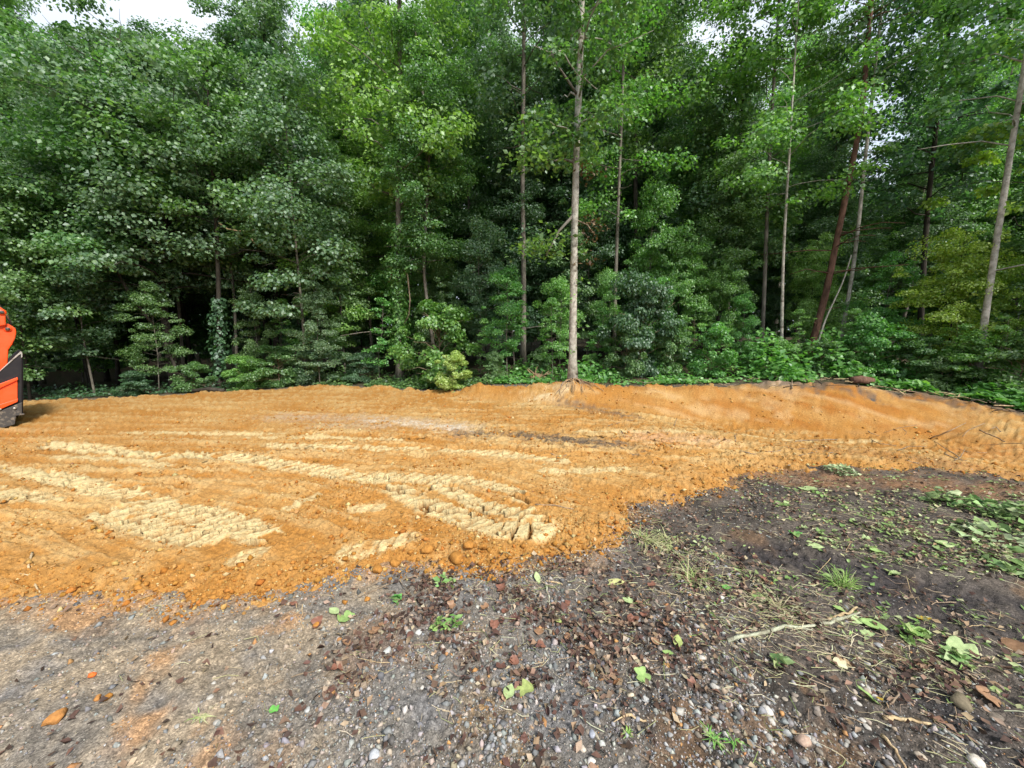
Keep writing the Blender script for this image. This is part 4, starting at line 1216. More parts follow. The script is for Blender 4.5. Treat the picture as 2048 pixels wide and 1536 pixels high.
link('gravel', mesh_np('gravel', v, f, False, np.repeat(cols, k, 0)), M_STONE, label='loose mixed grey and tan gravel pressed into dark soil', cat='gravel', kind='stuff')

# crumbs of clay over the pad and along its edge
rg2 = np.random.default_rng(411)
x, y = scatter(rg2, 88000, 2.0, 9.6)
sd_ = clay_sd(x, y)
pr = np.where(sd_ > 0, .30 + .9 * fbm(x * 1.5, y * 1.5, 412, 4) + .7 * (1 - sstep(0, .45, sd_)), 1 - sstep(.0, .22, -sd_ + .06 * vnoise(x * 5, y * 5, 414)))
bd = np.full(x.shape, 9.)
for pts, hw, per in BANDS:
    d, _, _ = seg_dist(x, y, pts); bd = np.minimum(bd, d - hw)
pr = pr * np.where(bd < -.02, .12, 1)
kp = rg2.uniform(0, 1, len(x)) < pr
kp &= (sd_ > -.3)
x, y, sd_ = x[kp], y[kp], sd_[kp]; n = len(x)
r_c = np.hypot(x, y)
rad = np.clip(.0045 * (rg2.pareto(2.4, n) + 1), .0045, .026) * (.85 + .05 * r_c)
z = soil_z(x, y) + rad * .25
v, f, k = lumps(np.stack([x, y, z], -1), rad, rg2, (OV, OF), (.5, .95), .25)
cols = pick(rg2, n, [(.33, .150, .034), (.395, .235, .08), (.30, .122, .026), (.49, .38, .19), (.20, .11, .06)], [5, 4, 3, 1.2, .15])
link('clay_crumbs', mesh_np('clay_crumbs', v, f, False, np.repeat(cols, k, 0)), M_CLOD, label='crumbled bits of orange clay strewn over the pad', cat='clay crumbs', kind='stuff')


def curled(pos, size, az, rng, curl=.5, asp=.6, tilt=.35):
    """dry leaf: five corners, four triangles, bent across and along"""
    n = len(pos)
    b = np.array([(-.5, 0, 0), (0, .5, 0), (.02, 0, 0), (0, -.5, 0), (.5, 0, 0)])
    v = np.broadcast_to(b, (n, 5, 3)).copy()
    v[..., 1] *= asp * rng.uniform(.7, 1.2, (n, 1))
    v[:, 1, 2] = rng.normal(0, curl * .4, n) + curl * .25; v[:, 3, 2] = rng.normal(0, curl * .4, n) + curl * .25
    v[:, 4, 2] = rng.normal(0, curl * .4, n) + .1; v[:, 0, 2] = rng.normal(0, curl * .25, n)
    v += rng.normal(0, .05, v.shape)
    v *= size[:, None, None]
    ta = rng.normal(0, tilt, n); c, s = np.cos(ta)[:, None], np.sin(ta)[:, None]
    v = np.stack([v[..., 0], v[..., 1] * c - v[..., 2] * s, v[..., 1] * s + v[..., 2] * c], -1)
    v = rot_z(v, az) + pos[:, None, :]
    f = np.array([(0, 2, 1), (0, 3, 2), (1, 2, 4), (2, 3, 4)])
    return v.reshape(-1, 3), (np.arange(n)[:, None, None] * 5 + f[None]).reshape(-1, 3), 5

def region_w(x, y, spots):
    """weight map from photo spots (px, py, radius m, weight)"""
    w = np.zeros(x.shape)
    for px, py, r, a in spots:
        gx, gy = gp(px, py)
        w = np.maximum(w, a * np.exp(-((x - gx) ** 2 + (y - gy) ** 2) / (r * r)))
    return w

RUT = [gp(*p) for p in [(1500, 1096), (1640, 1130), (1800, 1160), (2060, 1210), (2300, 1250)]]
def rut_w(x, y):
    d, _, _ = seg_dist(x, y, RUT)
    return .12 + .88 * sstep(.08, .26, d + .08 * vnoise(x * 4, y * 4, 5))

def litter(name, n, spots, size, pal, wts, seed, label, cat, curl=.5, asp=.6, th=1.22, tilt=.35, base=.0, mat=None, r0=.95):
    rg = np.random.default_rng(seed)
    x, y = scatter(rg, int(n * 1.12), r0, 7.8, th); n = len(x)
    w = (base + region_w(x, y, spots)) * rut_w(x, y)
    w = w * np.clip(.55 + 1.0 * fbm(x * 3, y * 3, seed, 4, .6), .03, 1)
    sd_ = clay_sd(x, y)
    kp = (rg.uniform(0, 1, n) < w) & (sd_ < .02)
    x, y = x[kp], y[kp]; n = len(x)
    sz = size * rg.uniform(.5, 1.4, n)
    z = soil_z(x, y) + .006 + rg.uniform(0, .012, n)
    v, f, k = curled(np.stack([x, y, z], -1), sz, rg.uniform(0, 6.28, n), rg, curl, asp, tilt)
    link(name, mesh_np(name, v, f, False, np.repeat(pick(rg, n, pal, wts), k, 0)), mat or M_LITTER, label=label, cat=cat, kind='stuff')

DEADP = [(.095, .052, .040), (.145, .085, .060), (.060, .038, .030), (.24, .165, .11), (.36, .28, .20)]
litter('leaf_litter', 72000, [(1650, 955, .4, .9), (1850, 955, .6, .9), (2020, 960, .6, .9), (1750, 1000, .7, .9), (900, 1200, .35, 1), (1050, 1170, .45, 1), (1250, 1180, .5, .9), (1400, 1110, .5, 1), (1300, 1060, .35, 1), (1130, 1270, .3, .7), (860, 1300, .22, .35), (720, 1320, .16, .5),
                              (1600, 1020, .8, .9), (1800, 1060, .9, .9), (1550, 1180, .4, .8), (1700, 1260, .35, .9), (1850, 1330, .3, .9), (1950, 1400, .25, .6), (1500, 960, .5, .9), (1950, 1100, .8, .7)],
       .031, DEADP, [4, 4, 4, 3, 2], 421, 'brown curled dead leaves matted over the dark soil', 'leaf litter', base=.05)
litter('leaf_shreds', 84000, [(1750, 965, .5, .5), (1950, 965, .6, .5), (1900, 1080, .9, 1), (1750, 1030, .6, .8), (2000, 1020, .9, 1), (2030, 1130, .7, .9), (1620, 990, .4, .5), (1450, 1120, .35, .35), (1880, 1290, .3, .4)],
       .034, [(.20, .27, .10), (.33, .38, .19), (.15, .24, .07), (.40, .38, .22), (.28, .20, .12)], [4, 3, 3, 2, 2], 422, 'torn pale green leaf scraps spread over churned soil', 'leaf scraps', curl=.35, asp=.5, r0=2.2)

def blades(name, n, spots, length, width, pal, wts, seed, label, cat, base=0.0, th=1.22, dirang=None, spread=3.14):
    rg = np.random.default_rng(seed)
    x, y = scatter(rg, int(n * 1.15), .95, 7.6, th); n = len(x)
    w = rut_w(x, y) * (base + region_w(x, y, spots)) * np.clip(.6 + .9 * fbm(x * 2.5, y * 2.5, seed, 3), .03, 1)
    kp = (rg.uniform(0, 1, n) < w) & (clay_sd(x, y) < .05)
    x, y = x[kp], y[kp]; n = len(x)
    z = soil_z(x, y) + .008
    L = length * rg.uniform(.35, 1.5, n)
    k = np.array([-.5, 0, .5])
    bend = rg.normal(0, .16, n)
    v = np.zeros((n, 3, 2, 3))
    v[..., 0] = k[None, :, None] * L[:, None, None]
    v[..., 1] = np.array([-.5, .5])[None, None, :] * (width * rg.uniform(.5, 1.4, n))[:, None, None] + (bend * L)[:, None, None] * (k * k)[None, :, None] * 4
    v[..., 2] = rg.uniform(0, .10, (n, 3, 1)) * L[:, None, None] * .5 + np.array([0, .0012])[None, None, :]
    v = v.reshape(n, 6, 3)
    az = rg.uniform(0, 6.28, n) if dirang is None else rg.normal(dirang, spread, n)
    v = rot_z(v, az) + np.stack([x, y, z], -1)[:, None, :]
    f = np.array([(0, 2, 3, 1), (2, 4, 5, 3)])
    f = (np.arange(n)[:, None, None] * 6 + f[None]).reshape(-1, 4)
    link(name, mesh_np(name, v.reshape(-1, 3), f, False, np.repeat(pick(rg, n, pal, wts), 6, 0)), M_LITTER, label=label, cat=cat, kind='stuff')
blades('straw', 47000, [(1400, 1130, .45, 1), (1550, 1200, .5, 1), (1300, 1070, .4, .7), (1700, 1060, .8, .7), (1900, 1080, .9, .8), (1800, 1300, .5, .5), (1100, 1180, .5, .4), (1600, 970, .6, .6), (1950, 1020, .6, .8)],
            .075, .0022, [(.40, .34, .22), (.30, .30, .15), (.22, .16, .11), (.46, .44, .30), (.16, .22, .07)], [4, 3, 4, 2, 2], 431, 'dry straw and root fibres lying over the soil', 'straw', base=.02, dirang=-.35, spread=.9)

# ---- single things -------------------------------------------------
def on_soil(px, py, lift=0.0):
    x, y = gp(px, py)
    for _ in range(2):
        z = float(soil_z(x, y)[0])
        x, y = gp(px, py, z)
    return np.array([x, y, z + lift])

def stick(name, pts, r, bark, label, cat='stick', group=None, lift=None, seed=0, forks=()):
    rg = np.random.default_rng(seed + 900)
    P = np.array([on_soil(a, b, (lift if lift is not None else r * .8)) for a, b in pts])
    k = np.linspace(0, 1, 9)
    Q = path_at(P, k); Q += rg.normal(0, r * .35, Q.shape); 
    o0 = Q[0].copy()
    mb = MB(); mb.tube(Q - o0, r * (1 - .45 * k) * rg.uniform(.85, 1.15, 9), 6, wob=.08, rng=rg)
    for fk in forks:
        i, dx, dy, L = fk
        q = np.array([Q[i] - o0, Q[i] - o0 + np.array([dx, dy, .15]) * L * .5, Q[i] - o0 + np.array([dx, dy, .1]) * L])
        mb.tube(q, np.array([r * .6, r * .4, r * .2]), 5)
    return link(name, mb.mesh(name, True), BARK[bark], None, label, cat, group, loc=tuple(o0))
stick('stick', [(1455, 1283), (1520, 1270), (1580, 1256), (1640, 1254)], .0115, 'lichen', 'lichen-covered crooked stick, longest one on the dark soil', seed=1, forks=[(6, .9, -.4, .06)])
stick('stick', [(1640, 1251), (1680, 1240), (1718, 1229)], .0105, 'lichen', 'short pale broken stick touching the lichen-covered one', seed=2)
stick('bark_strip', [(1655, 1240), (1688, 1232), (1715, 1219)], .010, 'wood', 'orange-tan strip of bark above the short pale stick', 'bark', seed=3)
stick('wood_splinter', [(1768, 1437), (1810, 1441), (1862, 1450)], .009, 'wood', 'tan wood splinter low on the black soil', 'wood splinter', seed=4)
stick('stick', [(1765, 1474), (1790, 1500), (1812, 1545)], .0075, 'wood', 'straight bare stick running out of the picture bottom', seed=5)
stick('stick', [(1238, 1428), (1262, 1434), (1292, 1446)], .008, 'wood', 'short forked tan twig among pebbles', seed=6, forks=[(3, -.9, -.5, .07)])
stick('twig', [(1092, 1172), (1098, 1195), (1100, 1220)], .006, 'lichen', 'whitish upright-lying twig below the clay edge', seed=7)
stick('twig', [(1092, 1163), (1110, 1166), (1125, 1170)], .006, 'wood', 'tiny tan twig end above the whitish one', seed=8)
stick('twig', [(912, 1378), (905, 1410), (896, 1440)], .005, 'twig', 'thin bent twig with knobbly end in grey gravel', seed=9)
stick('twig', [(730, 1190), (790, 1165), (850, 1148), (905, 1140)], .005, 'twig', 'long thin twig lying along the clay edge', seed=10, forks=[(3, .6, -.8, .2), (5, .7, -.7, .25)])
stick('twig', [(545, 1370), (590, 1352), (640, 1340)], .004, 'twig', 'faint slim twig in lower gravel', seed=11)
stick('root_piece', [(62, 1108), (58, 1140), (66, 1165), (80, 1185)], .007, 'wood', 'pale curved root piece on the clay at the picture edge', 'root', seed=12, forks=[(4, -1, .1, .10)])
stick('twig', [(1795, 1375), (1798, 1392), (1770, 1420)], .005, 'twig', 'small hooked twig above the wood splinter', seed=13)
stick('twig', [(1070, 1010), (1110, 1012), (1150, 1020)], .006, 'twig', 'thin twig half buried in the clay crumbs', seed=14)
stick('twig', [(1870, 1050), (1900, 1052), (1960, 1044)], .007, 'twig', 'bleached twig in the green scraps', seed=15)
stick('twig', [(1850, 1245), (1880, 1262), (1940, 1282)], .004, 'twig', 'thin twig across the black rut', seed=16)
stick('twig', [(1560, 1235), (1640, 1250), (1760, 1290), (1830, 1330)], .0035, 'twig', 'long thin runner crossing under the large leaves', seed=17)
stick('stick', [(1530, 905), (1620, 925), (1700, 940)], .012, 'twig', 'long grey stick beside the heap of cut leaves', seed=18)
stick('stick', [(1860, 878), (1900, 862), (1940, 842)], .012, 'root', 'tan root snaking up the slope end', seed=19)
stick('stick', [(1960, 862), (1985, 872), (2010, 885)], .012, 'root', 'short tan root low on the slope end', seed=20)
stick('stick', [(2000, 840), (1960, 850), (1935, 862), (1925, 874)], .010, 'root', 'curved pale root by the debris line', seed=21)
rS = np.random.default_rng(612)
SG = 'small twigs scattered over the clay'
for k in range(26):
    px, py = rS.uniform(1100, 2030), rS.uniform(845, 925)
    dx, dy = rS.normal(0, 26), rS.normal(0, 7)
    stick('twig', [(px - dx, py - dy), (px + rS.normal(0, 4), py + rS.normal(0, 3)), (px + dx, py + dy)], rS.uniform(.004, .009), 'twig', 'thin dark root twig lying loose on the graded clay', 'twig', SG, seed=100 + k)
TG = 'small twigs on the dark soil'
for k in range(38):
    px, py = rS.uniform(430, 2040), rS.uniform(1090, 1520)
    if clay_sd(*[np.array([q]) for q in gp(px, py)])[0] > -.1: continue
    dx, dy = rS.normal(0, 24), rS.normal(0, 16)
    stick('twig', [(px - dx, py - dy), (px + rS.normal(0, 6), py + rS.normal(0, 5)), (px + dx, py + dy)], rS.uniform(.0018, .0042), ['twig', 'wood', 'twig'][k % 3], 'short thin twig lying loose on the dark soil', 'twig', TG, seed=200 + k)
DG = 'sticks along the debris line'
for k in range(70):
    px = rS.uniform(1230, 2060) if k % 3 == 0 else rS.uniform(1600, 2060)
    u = (px - 1024) / F_PX * .985
    yc = np.interp(u, KU, KYC) + rS.uniform(-.22, .45)
    c = np.array([u * yc, yc, 0.])
    a = rS.normal(0, .9); L = rS.uniform(.08, .28)
    q = np.array([c + np.array([math.cos(a), math.sin(a), 0]) * L * t for t in (-1, -.3, .4, 1)])
    q[:, 2] = base_h(q[:, 0], q[:, 1]) + .05 + rS.uniform(0, .05, 4)
    mb = MB(); mb.tube(q - q[0], np.array([.011, .010, .007, .003]) * rS.uniform(.4, 1.3), 5)
    link('stick', mb.mesh('stick', True), BARK[['twig', 'wood', 'dark'][k % 3]], None, 'weathered stick pushed into the debris line on top of the bank', 'stick', DG, loc=tuple(q[0]))

# clods and stones
def lump_thing(name, px, py, size_px, col, label, cat, mat, group=None, seed=0, flat=.7, sink=.35):
    rg = np.random.default_rng(seed + 5000)
    p = on_soil(px, py)
    dep = np.dot(p - np.array([0, 0, CAM_H]), np.array([0, math.cos(PITCH), -math.sin(PITCH)]))
    r = size_px * .5 * dep / F_PX
    v0, f0 = IV, IF
    # one refinement for a less regular outline
    ed = {}; vv = list(v0); ff = []
    def mid(a, b):
        kx = (min(a, b), max(a, b))
        if kx not in ed:
            m_ = vv[a] + vv[b]; vv.append(m_ / np.linalg.norm(m_)); ed[kx] = len(vv) - 1
        return ed[kx]
    for a, b, c in f0:
        ab, bc, ca = mid(a, b), mid(b, c), mid(c, a)
        ff += [(a, ab, ca), (b, bc, ab), (c, ca, bc), (ab, bc, ca)]
    v = np.array(vv)
    for _ in range(7):                      # knock flat facets off, as on broken stone or dry clods
        nn = rg.normal(0, 1, 3); nn /= np.linalg.norm(nn); h_ = rg.uniform(.5, .85)
        e_ = v @ nn; v = v - np.outer(np.maximum(e_ - h_, 0), nn)
    v = v * (1 + rg.normal(0, .05 if mat is M_STONE else .10, (len(vv), 1)))
    v = v * np.array([rg.uniform(1, 1.15), rg.uniform(.8, 1.0), flat])
    a = rg.uniform(0, 6.28); c, s = math.cos(a), math.sin(a)
    v = v @ np.array([[c, s, 0], [-s, c, 0], [0, 0, 1]]) * r
    cols = np.array(col) * rg.uniform(.85, 1.15, (len(v), 1))
    return link(name, mesh_np(name, v, np.array(ff), False, cols), mat, None, label, cat, group, loc=(p[0], p[1], p[2] + r * flat * sink))
OR = (.34, .158, .038)
for k, (px, py, s_, lab) in enumerate([(858, 1102, 34, 'big round clay clod heading the heap at the clay edge'), (915, 1118, 36, 'flat-topped clay clod low in the heap at the clay edge'), (938, 1093, 26, 'upright clay clod at the back of the heap'),
        (828, 1118, 20, 'small clod beside the big round one'), (884, 1128, 18, 'small clod in front of the heap'), (790, 1128, 24, 'clod lying apart from the heap on the clay margin'), (966, 1095, 22, 'clod at the far side of the heap'),
        (754, 1143, 26, 'pale orange clod fallen onto the grey gravel'), (115, 1437, 38, 'large brown-orange clod alone on the dusty ground'),
        (183, 1352, 16, 'bright red-orange clod on the dusty ground'), (214, 1397, 18, 'rounded tan clod on the grey dust'), (195, 1398, 16, 'brown clod next to the rounded tan one'),
        (735, 1200, 14, 'small orange lump in gravel below the clay edge'), (690, 1205, 14, 'second small orange lump in gravel near a green leaf'), (634, 1252, 16, 'orange lump at the end of a leaf trail')]):
    lump_thing('clay_clod', px, py, s_, (.62, .14, .035) if 'red' in lab else ((.36, .17, .055) if 'brown' in lab else OR), lab, 'clod', M_CLOD, None, k, .72)
rC = np.random.default_rng(620)
for k in range(60):
    i = rC.integers(1, 17); f_ = rC.random()
    a, b = _edge_px[i], _edge_px[i + 1]
    px, py = a[0] + (b[0] - a[0]) * f_ + rC.normal(0, 5), a[1] + (b[1] - a[1]) * f_ - abs(rC.normal(4, 16))
    lump_thing('clay_clod', px, py, rC.uniform(6, 17), np.array(OR) * rC.uniform(.85, 1.1), 'small orange clay clod fallen along the crumbly edge of the pad', 'clod', M_CLOD, 'clods along the pad edge', 100 + k, .75)
ST = [(1952, 1525, 36, (.62, .57, .50), 'white round rock at the very bottom of the black soil'), (1535, 1424, 26, (.55, .52, .48), 'pale angular stone above the scattered white pebbles'), (1607, 1485, 34, (.42, .30, .23), 'flat pinkish stone among white pebbles'),
      (1185, 1470, 20, (.34, .36, .42), 'bluish angular stone in the lower gravel'), (1182, 1524, 24, (.60, .57, .53), 'whitish blocky stone at the bottom of the gravel'), (1165, 1498, 18, (.55, .48, .40), 'tan wedge-shaped stone above the whitish blocky one'),
      (748, 1512, 26, (.45, .47, .50), 'long pale grey stone at the picture bottom'), (836, 1266, 18, (.50, .50, .48), 'white stone under brown leaves'), (816, 1265, 16, (.46, .46, .42), 'grey-white stone paired with the white one'),
      (775, 1302, 20, (.45, .46, .44), 'smooth grey stone beside red-brown leaves'), (885, 1318, 22, (.17, .17, .17), 'dark lump of stone in grey gravel'), (615, 1420, 16, (.42, .43, .42), 'lone pale stone in fine gravel'),
      (1920, 1405, 46, (.17, .14, .09), 'half-buried brown rock in the black soil'), (1990, 1438, 34, (.18, .15, .12), 'half-buried dark rock near the picture edge'), (1840, 1513, 26, (.40, .34, .27), 'two-toned tan stone on the black soil'),
      (1750, 1395, 16, (.45, .43, .40), 'small pale stone under a green leaf'), (1575, 1470, 24, (.42, .43, .42), 'oval grey stone with a green smear'), (1615, 1476, 20, (.50, .50, .48), 'white pebble just past the flat pinkish stone'),
      (1260, 1390, 18, (.55, .48, .36), 'tan pebble of the group below the green leaf'), (1290, 1400, 18, (.52, .52, .50), 'white pebble of the group below the green leaf')]
for k, (px, py, s_, c_, lab) in enumerate(ST):
    lump_thing('stone', px, py, s_ * .9, np.array(c_) * .8, lab, 'stone', M_STONE, None, 300 + k, .6, .25)
rP = np.random.default_rng(630)
for k in range(150):
    if k < 90: px, py = rP.uniform(1380, 1760), rP.uniform(1290, 1530)
    else: px, py = rP.uniform(350, 1380), rP.uniform(1230, 1530)
    c_ = [(.55, .52, .47), (.42, .36, .29), (.35, .35, .35), (.48, .40, .33)][rP.integers(0, 4)]
    lump_thing('pebble', px, py, rP.uniform(7, 17) * (1 if k < 90 else .85), np.array(c_) * rP.uniform(.4, .78), 'pale pebble showing against darker soil' if k < 90 else 'larger pebble among fine grey gravel', 'pebble', M_STONE, 'pale pebbles on black soil' if k < 90 else 'larger pebbles in the gravel', 400 + k, .55, .2)

# fallen leaves, each its own
def leaf_outline(kind):
    if kind == 'tulip':   # four-lobed
        h = [(-.5, .03), (-.46, .16), (-.36, .36), (-.20, .46), (-.05, .40), (.05, .26), (.18, .34), (.36, .38), (.44, .26), (.40, .10), (.38, 0)]
    elif kind == 'oval':
        h = [(-.5, .01), (-.40, .14), (-.22, .25), (0, .29), (.20, .24), (.36, .13), (.5, 0)]
    else:                 # broad with teeth
        h = [(-.45, .04), (-.40, .26), (-.24, .38), (-.16, .33), (-.02, .42), (.06, .34), (.2, .30), (.26, .20), (.4, .12), (.5, 0)]
    return h
def leaf_thing(px, py, size_px, col, label, kind='tulip', az=None, seed=0, group=None, curl=.35, name='fallen_leaf'):
    rg = np.random.default_rng(seed + 7000)
    p = on_soil(px, py, .012)
    dep = np.dot(p - np.array([0, 0, CAM_H]), np.array([0, math.cos(PITCH), -math.sin(PITCH)]))
    L = size_px * dep / F_PX * .92
    h = leaf_outline(kind)
    top = [(a, b) for a, b in h]; n = len(top)
    asym = rg.uniform(.75, 1.1)
    v = []
    for a, b in top: v.append((a, 0)); v.append((a, b)); v.append((a, -b * asym))
    v = np.array(v)
    zz = curl * (rg.uniform(.3, 1.4) * v[:, 1] ** 2 * 2.0 + rg.uniform(-.6, 1.2) * v[:, 0] ** 2 + rg.normal(0, .06, len(v)) + .35 * rg.normal() * v[:, 0] * v[:, 1])
    V3 = np.stack([v[:, 0], v[:, 1], zz], -1) * L
    f = []
    for i in range(n - 1):
        m0, l0, r0 = 3 * i, 3 * i + 1, 3 * i + 2
        m1, l1, r1 = m0 + 3, l0 + 3, r0 + 3
        f += [(m0, m1, l1), (m0, l1, l0), (m0, r1, m1), (m0, r0, r1)]
    # stalk
    s0 = len(V3)
    V3 = np.vstack([V3, np.array([(-.5, .008, 0), (-.5, -.008, 0), (-.78, .006, -.03), (-.78, -.006, -.03)]) * L])
    f += [(s0, s0 + 2, s0 + 1), (s0 + 1, s0 + 2, s0 + 3)]
    cols = np.array(col) * rg.uniform(.9, 1.1, (len(V3), 1))
    cols[0:3 * n:3] *= 1.25
    o = link(name, mesh_np(name, V3, np.array(f), True, cols), M_GREENLEAF, None, label, 'leaf', group, loc=tuple(p))
    o.rotation_euler = (rg.normal(0, .18), rg.normal(0, .18), rg.uniform(0, 6.28) if az is None else az)
    return o
GL, PG, YG, YL, BR, RB = (.24, .36, .12), (.34, .43, .20), (.32, .38, .13), (.50, .34, .05), (.26, .15, .085), (.125, .062, .048)
for k, (px, py, s_, c_, kd, lab) in enumerate([
    (692, 1240, 36, GL, 'tulip', 'green leaf lying below the clay edge on grey gravel'), (668, 1226, 30, PG, 'oval', 'pale limp leaf touching the green one on grey gravel'),
    (1048, 1384, 44, YG, 'tulip', 'yellow-green leaf with veins, right of a pale pair'), (1018, 1388, 44, PG, 'oval', 'pale washed-out leaf of a pair on gravel'),
    (1284, 1355, 36, GL, 'tulip', 'light green leaf standing out on brown litter'), (1255, 1204, 24, PG, 'toothed', 'round pale leaf with a notch near straw'),
    (1228, 1168, 46, (.50, .50, .22), 'oval', 'long yellowish leaf on dark litter'), (1735, 1395, 44, GL, 'oval', 'bright oval leaf above the wood splinter'),
    (1758, 1402, 20, YL, 'oval', 'small yellow leaf tucked by the bright oval one'), (1745, 1252, 50, GL, 'oval', 'torn green leaf hanging down from the short stick'),
    (1766, 1238, 44, PG, 'oval', 'broad pale green leaf topmost by the short stick'), (1735, 1272, 28, PG, 'toothed', 'crumpled pale leaf under the torn green one'),
    (1712, 1245, 26, PG, 'toothed', 'small pale leaf beside the short stick end'), (1680, 1222, 28, GL, 'oval', 'dull green leaf behind the bark strip'),
    (1925, 1302, 50, PG, 'tulip', 'large pale leaf lying on the black soil'), (1893, 1305, 34, GL, 'oval', 'upright green leaf next to the large pale one'),
    (1848, 1241, 26, YL, 'toothed', 'bright yellow torn leaf by the rut'), (2030, 1298, 60, BR, 'oval', 'big tan dead leaf at the picture edge'),
    (1975, 1398, 42, BR, 'tulip', 'folded rust-brown leaf on black soil'), (1682, 1322, 42, (.42, .30, .17), 'oval', 'curled tan leaf with pale underside'),
    (1680, 1332, 26, (.50, .46, .30), 'tulip', 'cream leaf under the curled tan one'), (1842, 1334, 38, (.33, .20, .13), 'oval', 'brown cupped leaf on black soil'),
    (1355, 1287, 36, YG, 'oval', 'mottled yellow-green leaf in mixed gravel'), (1335, 1310, 24, GL, 'oval', 'narrow green leaf sliver under the mottled one'),
    (1452, 1178, 22, (.16, .42, .10), 'tulip', 'vivid green leaf beside the tall straw'), (1117, 1246, 18, YG, 'oval', 'small lime leaf in grey gravel'),
    (1075, 1158, 26, PG, 'oval', 'pale leaf right under the clay edge'), (549, 1424, 20, (.12, .36, .07), 'tulip', 'vivid green scrap in lower gravel'),
    (1888, 1090, 30, PG, 'tulip', 'pale leaf among green scraps by the rut'), (1630, 1095, 34, PG, 'oval', 'pale oval leaf above the grass tuft'),
    (1590, 1068, 30, (.14, .40, .10), 'toothed', 'vivid green leaf in the dark mulch'), (1645, 1080, 22, PG, 'oval', 'cream-green leaf in the dark mulch'),
    (1755, 1105, 34, GL, 'oval', 'green leaf at the rut upper lip'), (1615, 980, 34, PG, 'tulip', 'pale leaf below the heap of cut leaves')]):
    leaf_thing(px, py, s_, c_, lab, kd, None, k)
rL = np.random.default_rng(640)
for k in range(64):
    px, py = rL.uniform(1560, 2045), rL.uniform(985, 1160)
    leaf_thing(px, py, rL.uniform(11, 20), np.array([PG, GL, (.20, .33, .10), (.40, .42, .22)][rL.integers(0, 4)]) * rL.uniform(.6, 1), 'torn green leaf strewn over the churned soil below the leafy heap', ['tulip', 'oval', 'toothed'][k % 3], None, 100 + k, 'green leaves strewn on the churned soil', .8)
for k in range(48):
    px, py = rL.normal(1000, 260), rL.normal(1270, 70)
    if py < 1160 or px < 560: continue
    leaf_thing(px, py, rL.uniform(14, 28), [RB, BR, (.20, .09, .06)][rL.integers(0, 3)], 'reddish-brown dead leaf curled on the grey gravel', ['tulip', 'oval', 'toothed'][k % 3], None, 200 + k, 'dead leaves on the gravel', .6)

# grass tufts
def tuft(px, py, size_px, n, pal, label, seed, upright=.8):
    rg = np.random.default_rng(seed + 8000)
    p = on_soil(px, py)
    dep = np.dot(p - np.array([0, 0, CAM_H]), np.array([0, math.cos(PITCH), -math.sin(PITCH)]))
    L0 = size_px * dep / F_PX
    k = np.linspace(0, 1, 4)
    az = rg.uniform(0, 6.28, n); L = L0 * rg.uniform(.45, 1.1, n); up = rg.normal(upright, .3, n)
    root = rg.normal(0, L0 * .13, (n, 2))
    hd = np.stack([np.cos(az), np.sin(az)], -1)
    r_ = k[None] * (L * np.cos(up))[:, None]
    zz = k[None] * (L * np.sin(up))[:, None] - (L * .55)[:, None] * k[None] ** 2 * np.cos(up)[:, None]
    c = np.concatenate([root[:, None, :] + hd[:, None, :] * r_[..., None], np.maximum(zz, .004 + k[None] * .002)[..., None]], -1)
    w = .0032 * (1 - .75 * k)
    sd = np.stack([-hd[:, 1], hd[:, 0], np.zeros(n)], -1)
    v = np.stack([c - sd[:, None] * w[None, :, None], c + sd[:, None] * w[None, :, None]], 2).reshape(n, 8, 3)
    f = np.array([(0, 1, 3, 2), (2, 3, 5, 4), (4, 5, 7, 6)])
    f = (np.arange(n)[:, None, None] * 8 + f[None]).reshape(-1, 4)
    return link('grass_tuft', mesh_np('grass_tuft', v.reshape(-1, 3), f, False, np.repeat(pick(rg, n, pal, [3, 2, 1]), 8, 0)), M_GREENLEAF, None, label, 'grass tuft', loc=tuple(p))
G1 = [(.20, .34, .08), (.32, .44, .15), (.42, .42, .22)]
G2 = [(.36, .38, .18), (.46, .44, .26), (.22, .32, .09)]
tuft(1680, 1172, 60, 110, G1, 'bright upright grass tuft beside the black rut', 1)
tuft(1385, 1160, 70, 130, G2, 'wide pale grass tuft pressed into brown litter', 2, .4)
tuft(1330, 1085, 60, 110, G2, 'flattened dry grass tuft next to the clay corner', 3, .25)
tuft(1288, 1078, 50, 80, G2, 'half-green flattened tuft touching the clay corner', 4, .3)
tuft(1560, 1215, 60, 90, [(.46, .42, .26), (.38, .34, .2), (.3, .34, .14)], 'straw-coloured tuft trailing past the bright one', 5, .15)
tuft(1428, 1478, 34, 36, [(.16, .36, .08), (.22, .42, .1), (.3, .4, .15)], 'small vivid grass sprout in the low gravel', 6, .5)
tuft(1466, 1484, 28, 26, [(.16, .36, .08), (.22, .42, .1), (.3, .4, .15)], 'tiny grass sprout paired with the vivid one', 7, .5)
tuft(405, 1432, 30, 40, G2, 'yellowish moss-like grass wisp on the dusty ground', 8, .3)
tuft(1255, 1468, 18, 20, G1, 'single wispy sprout below the forked twig', 9, .7)

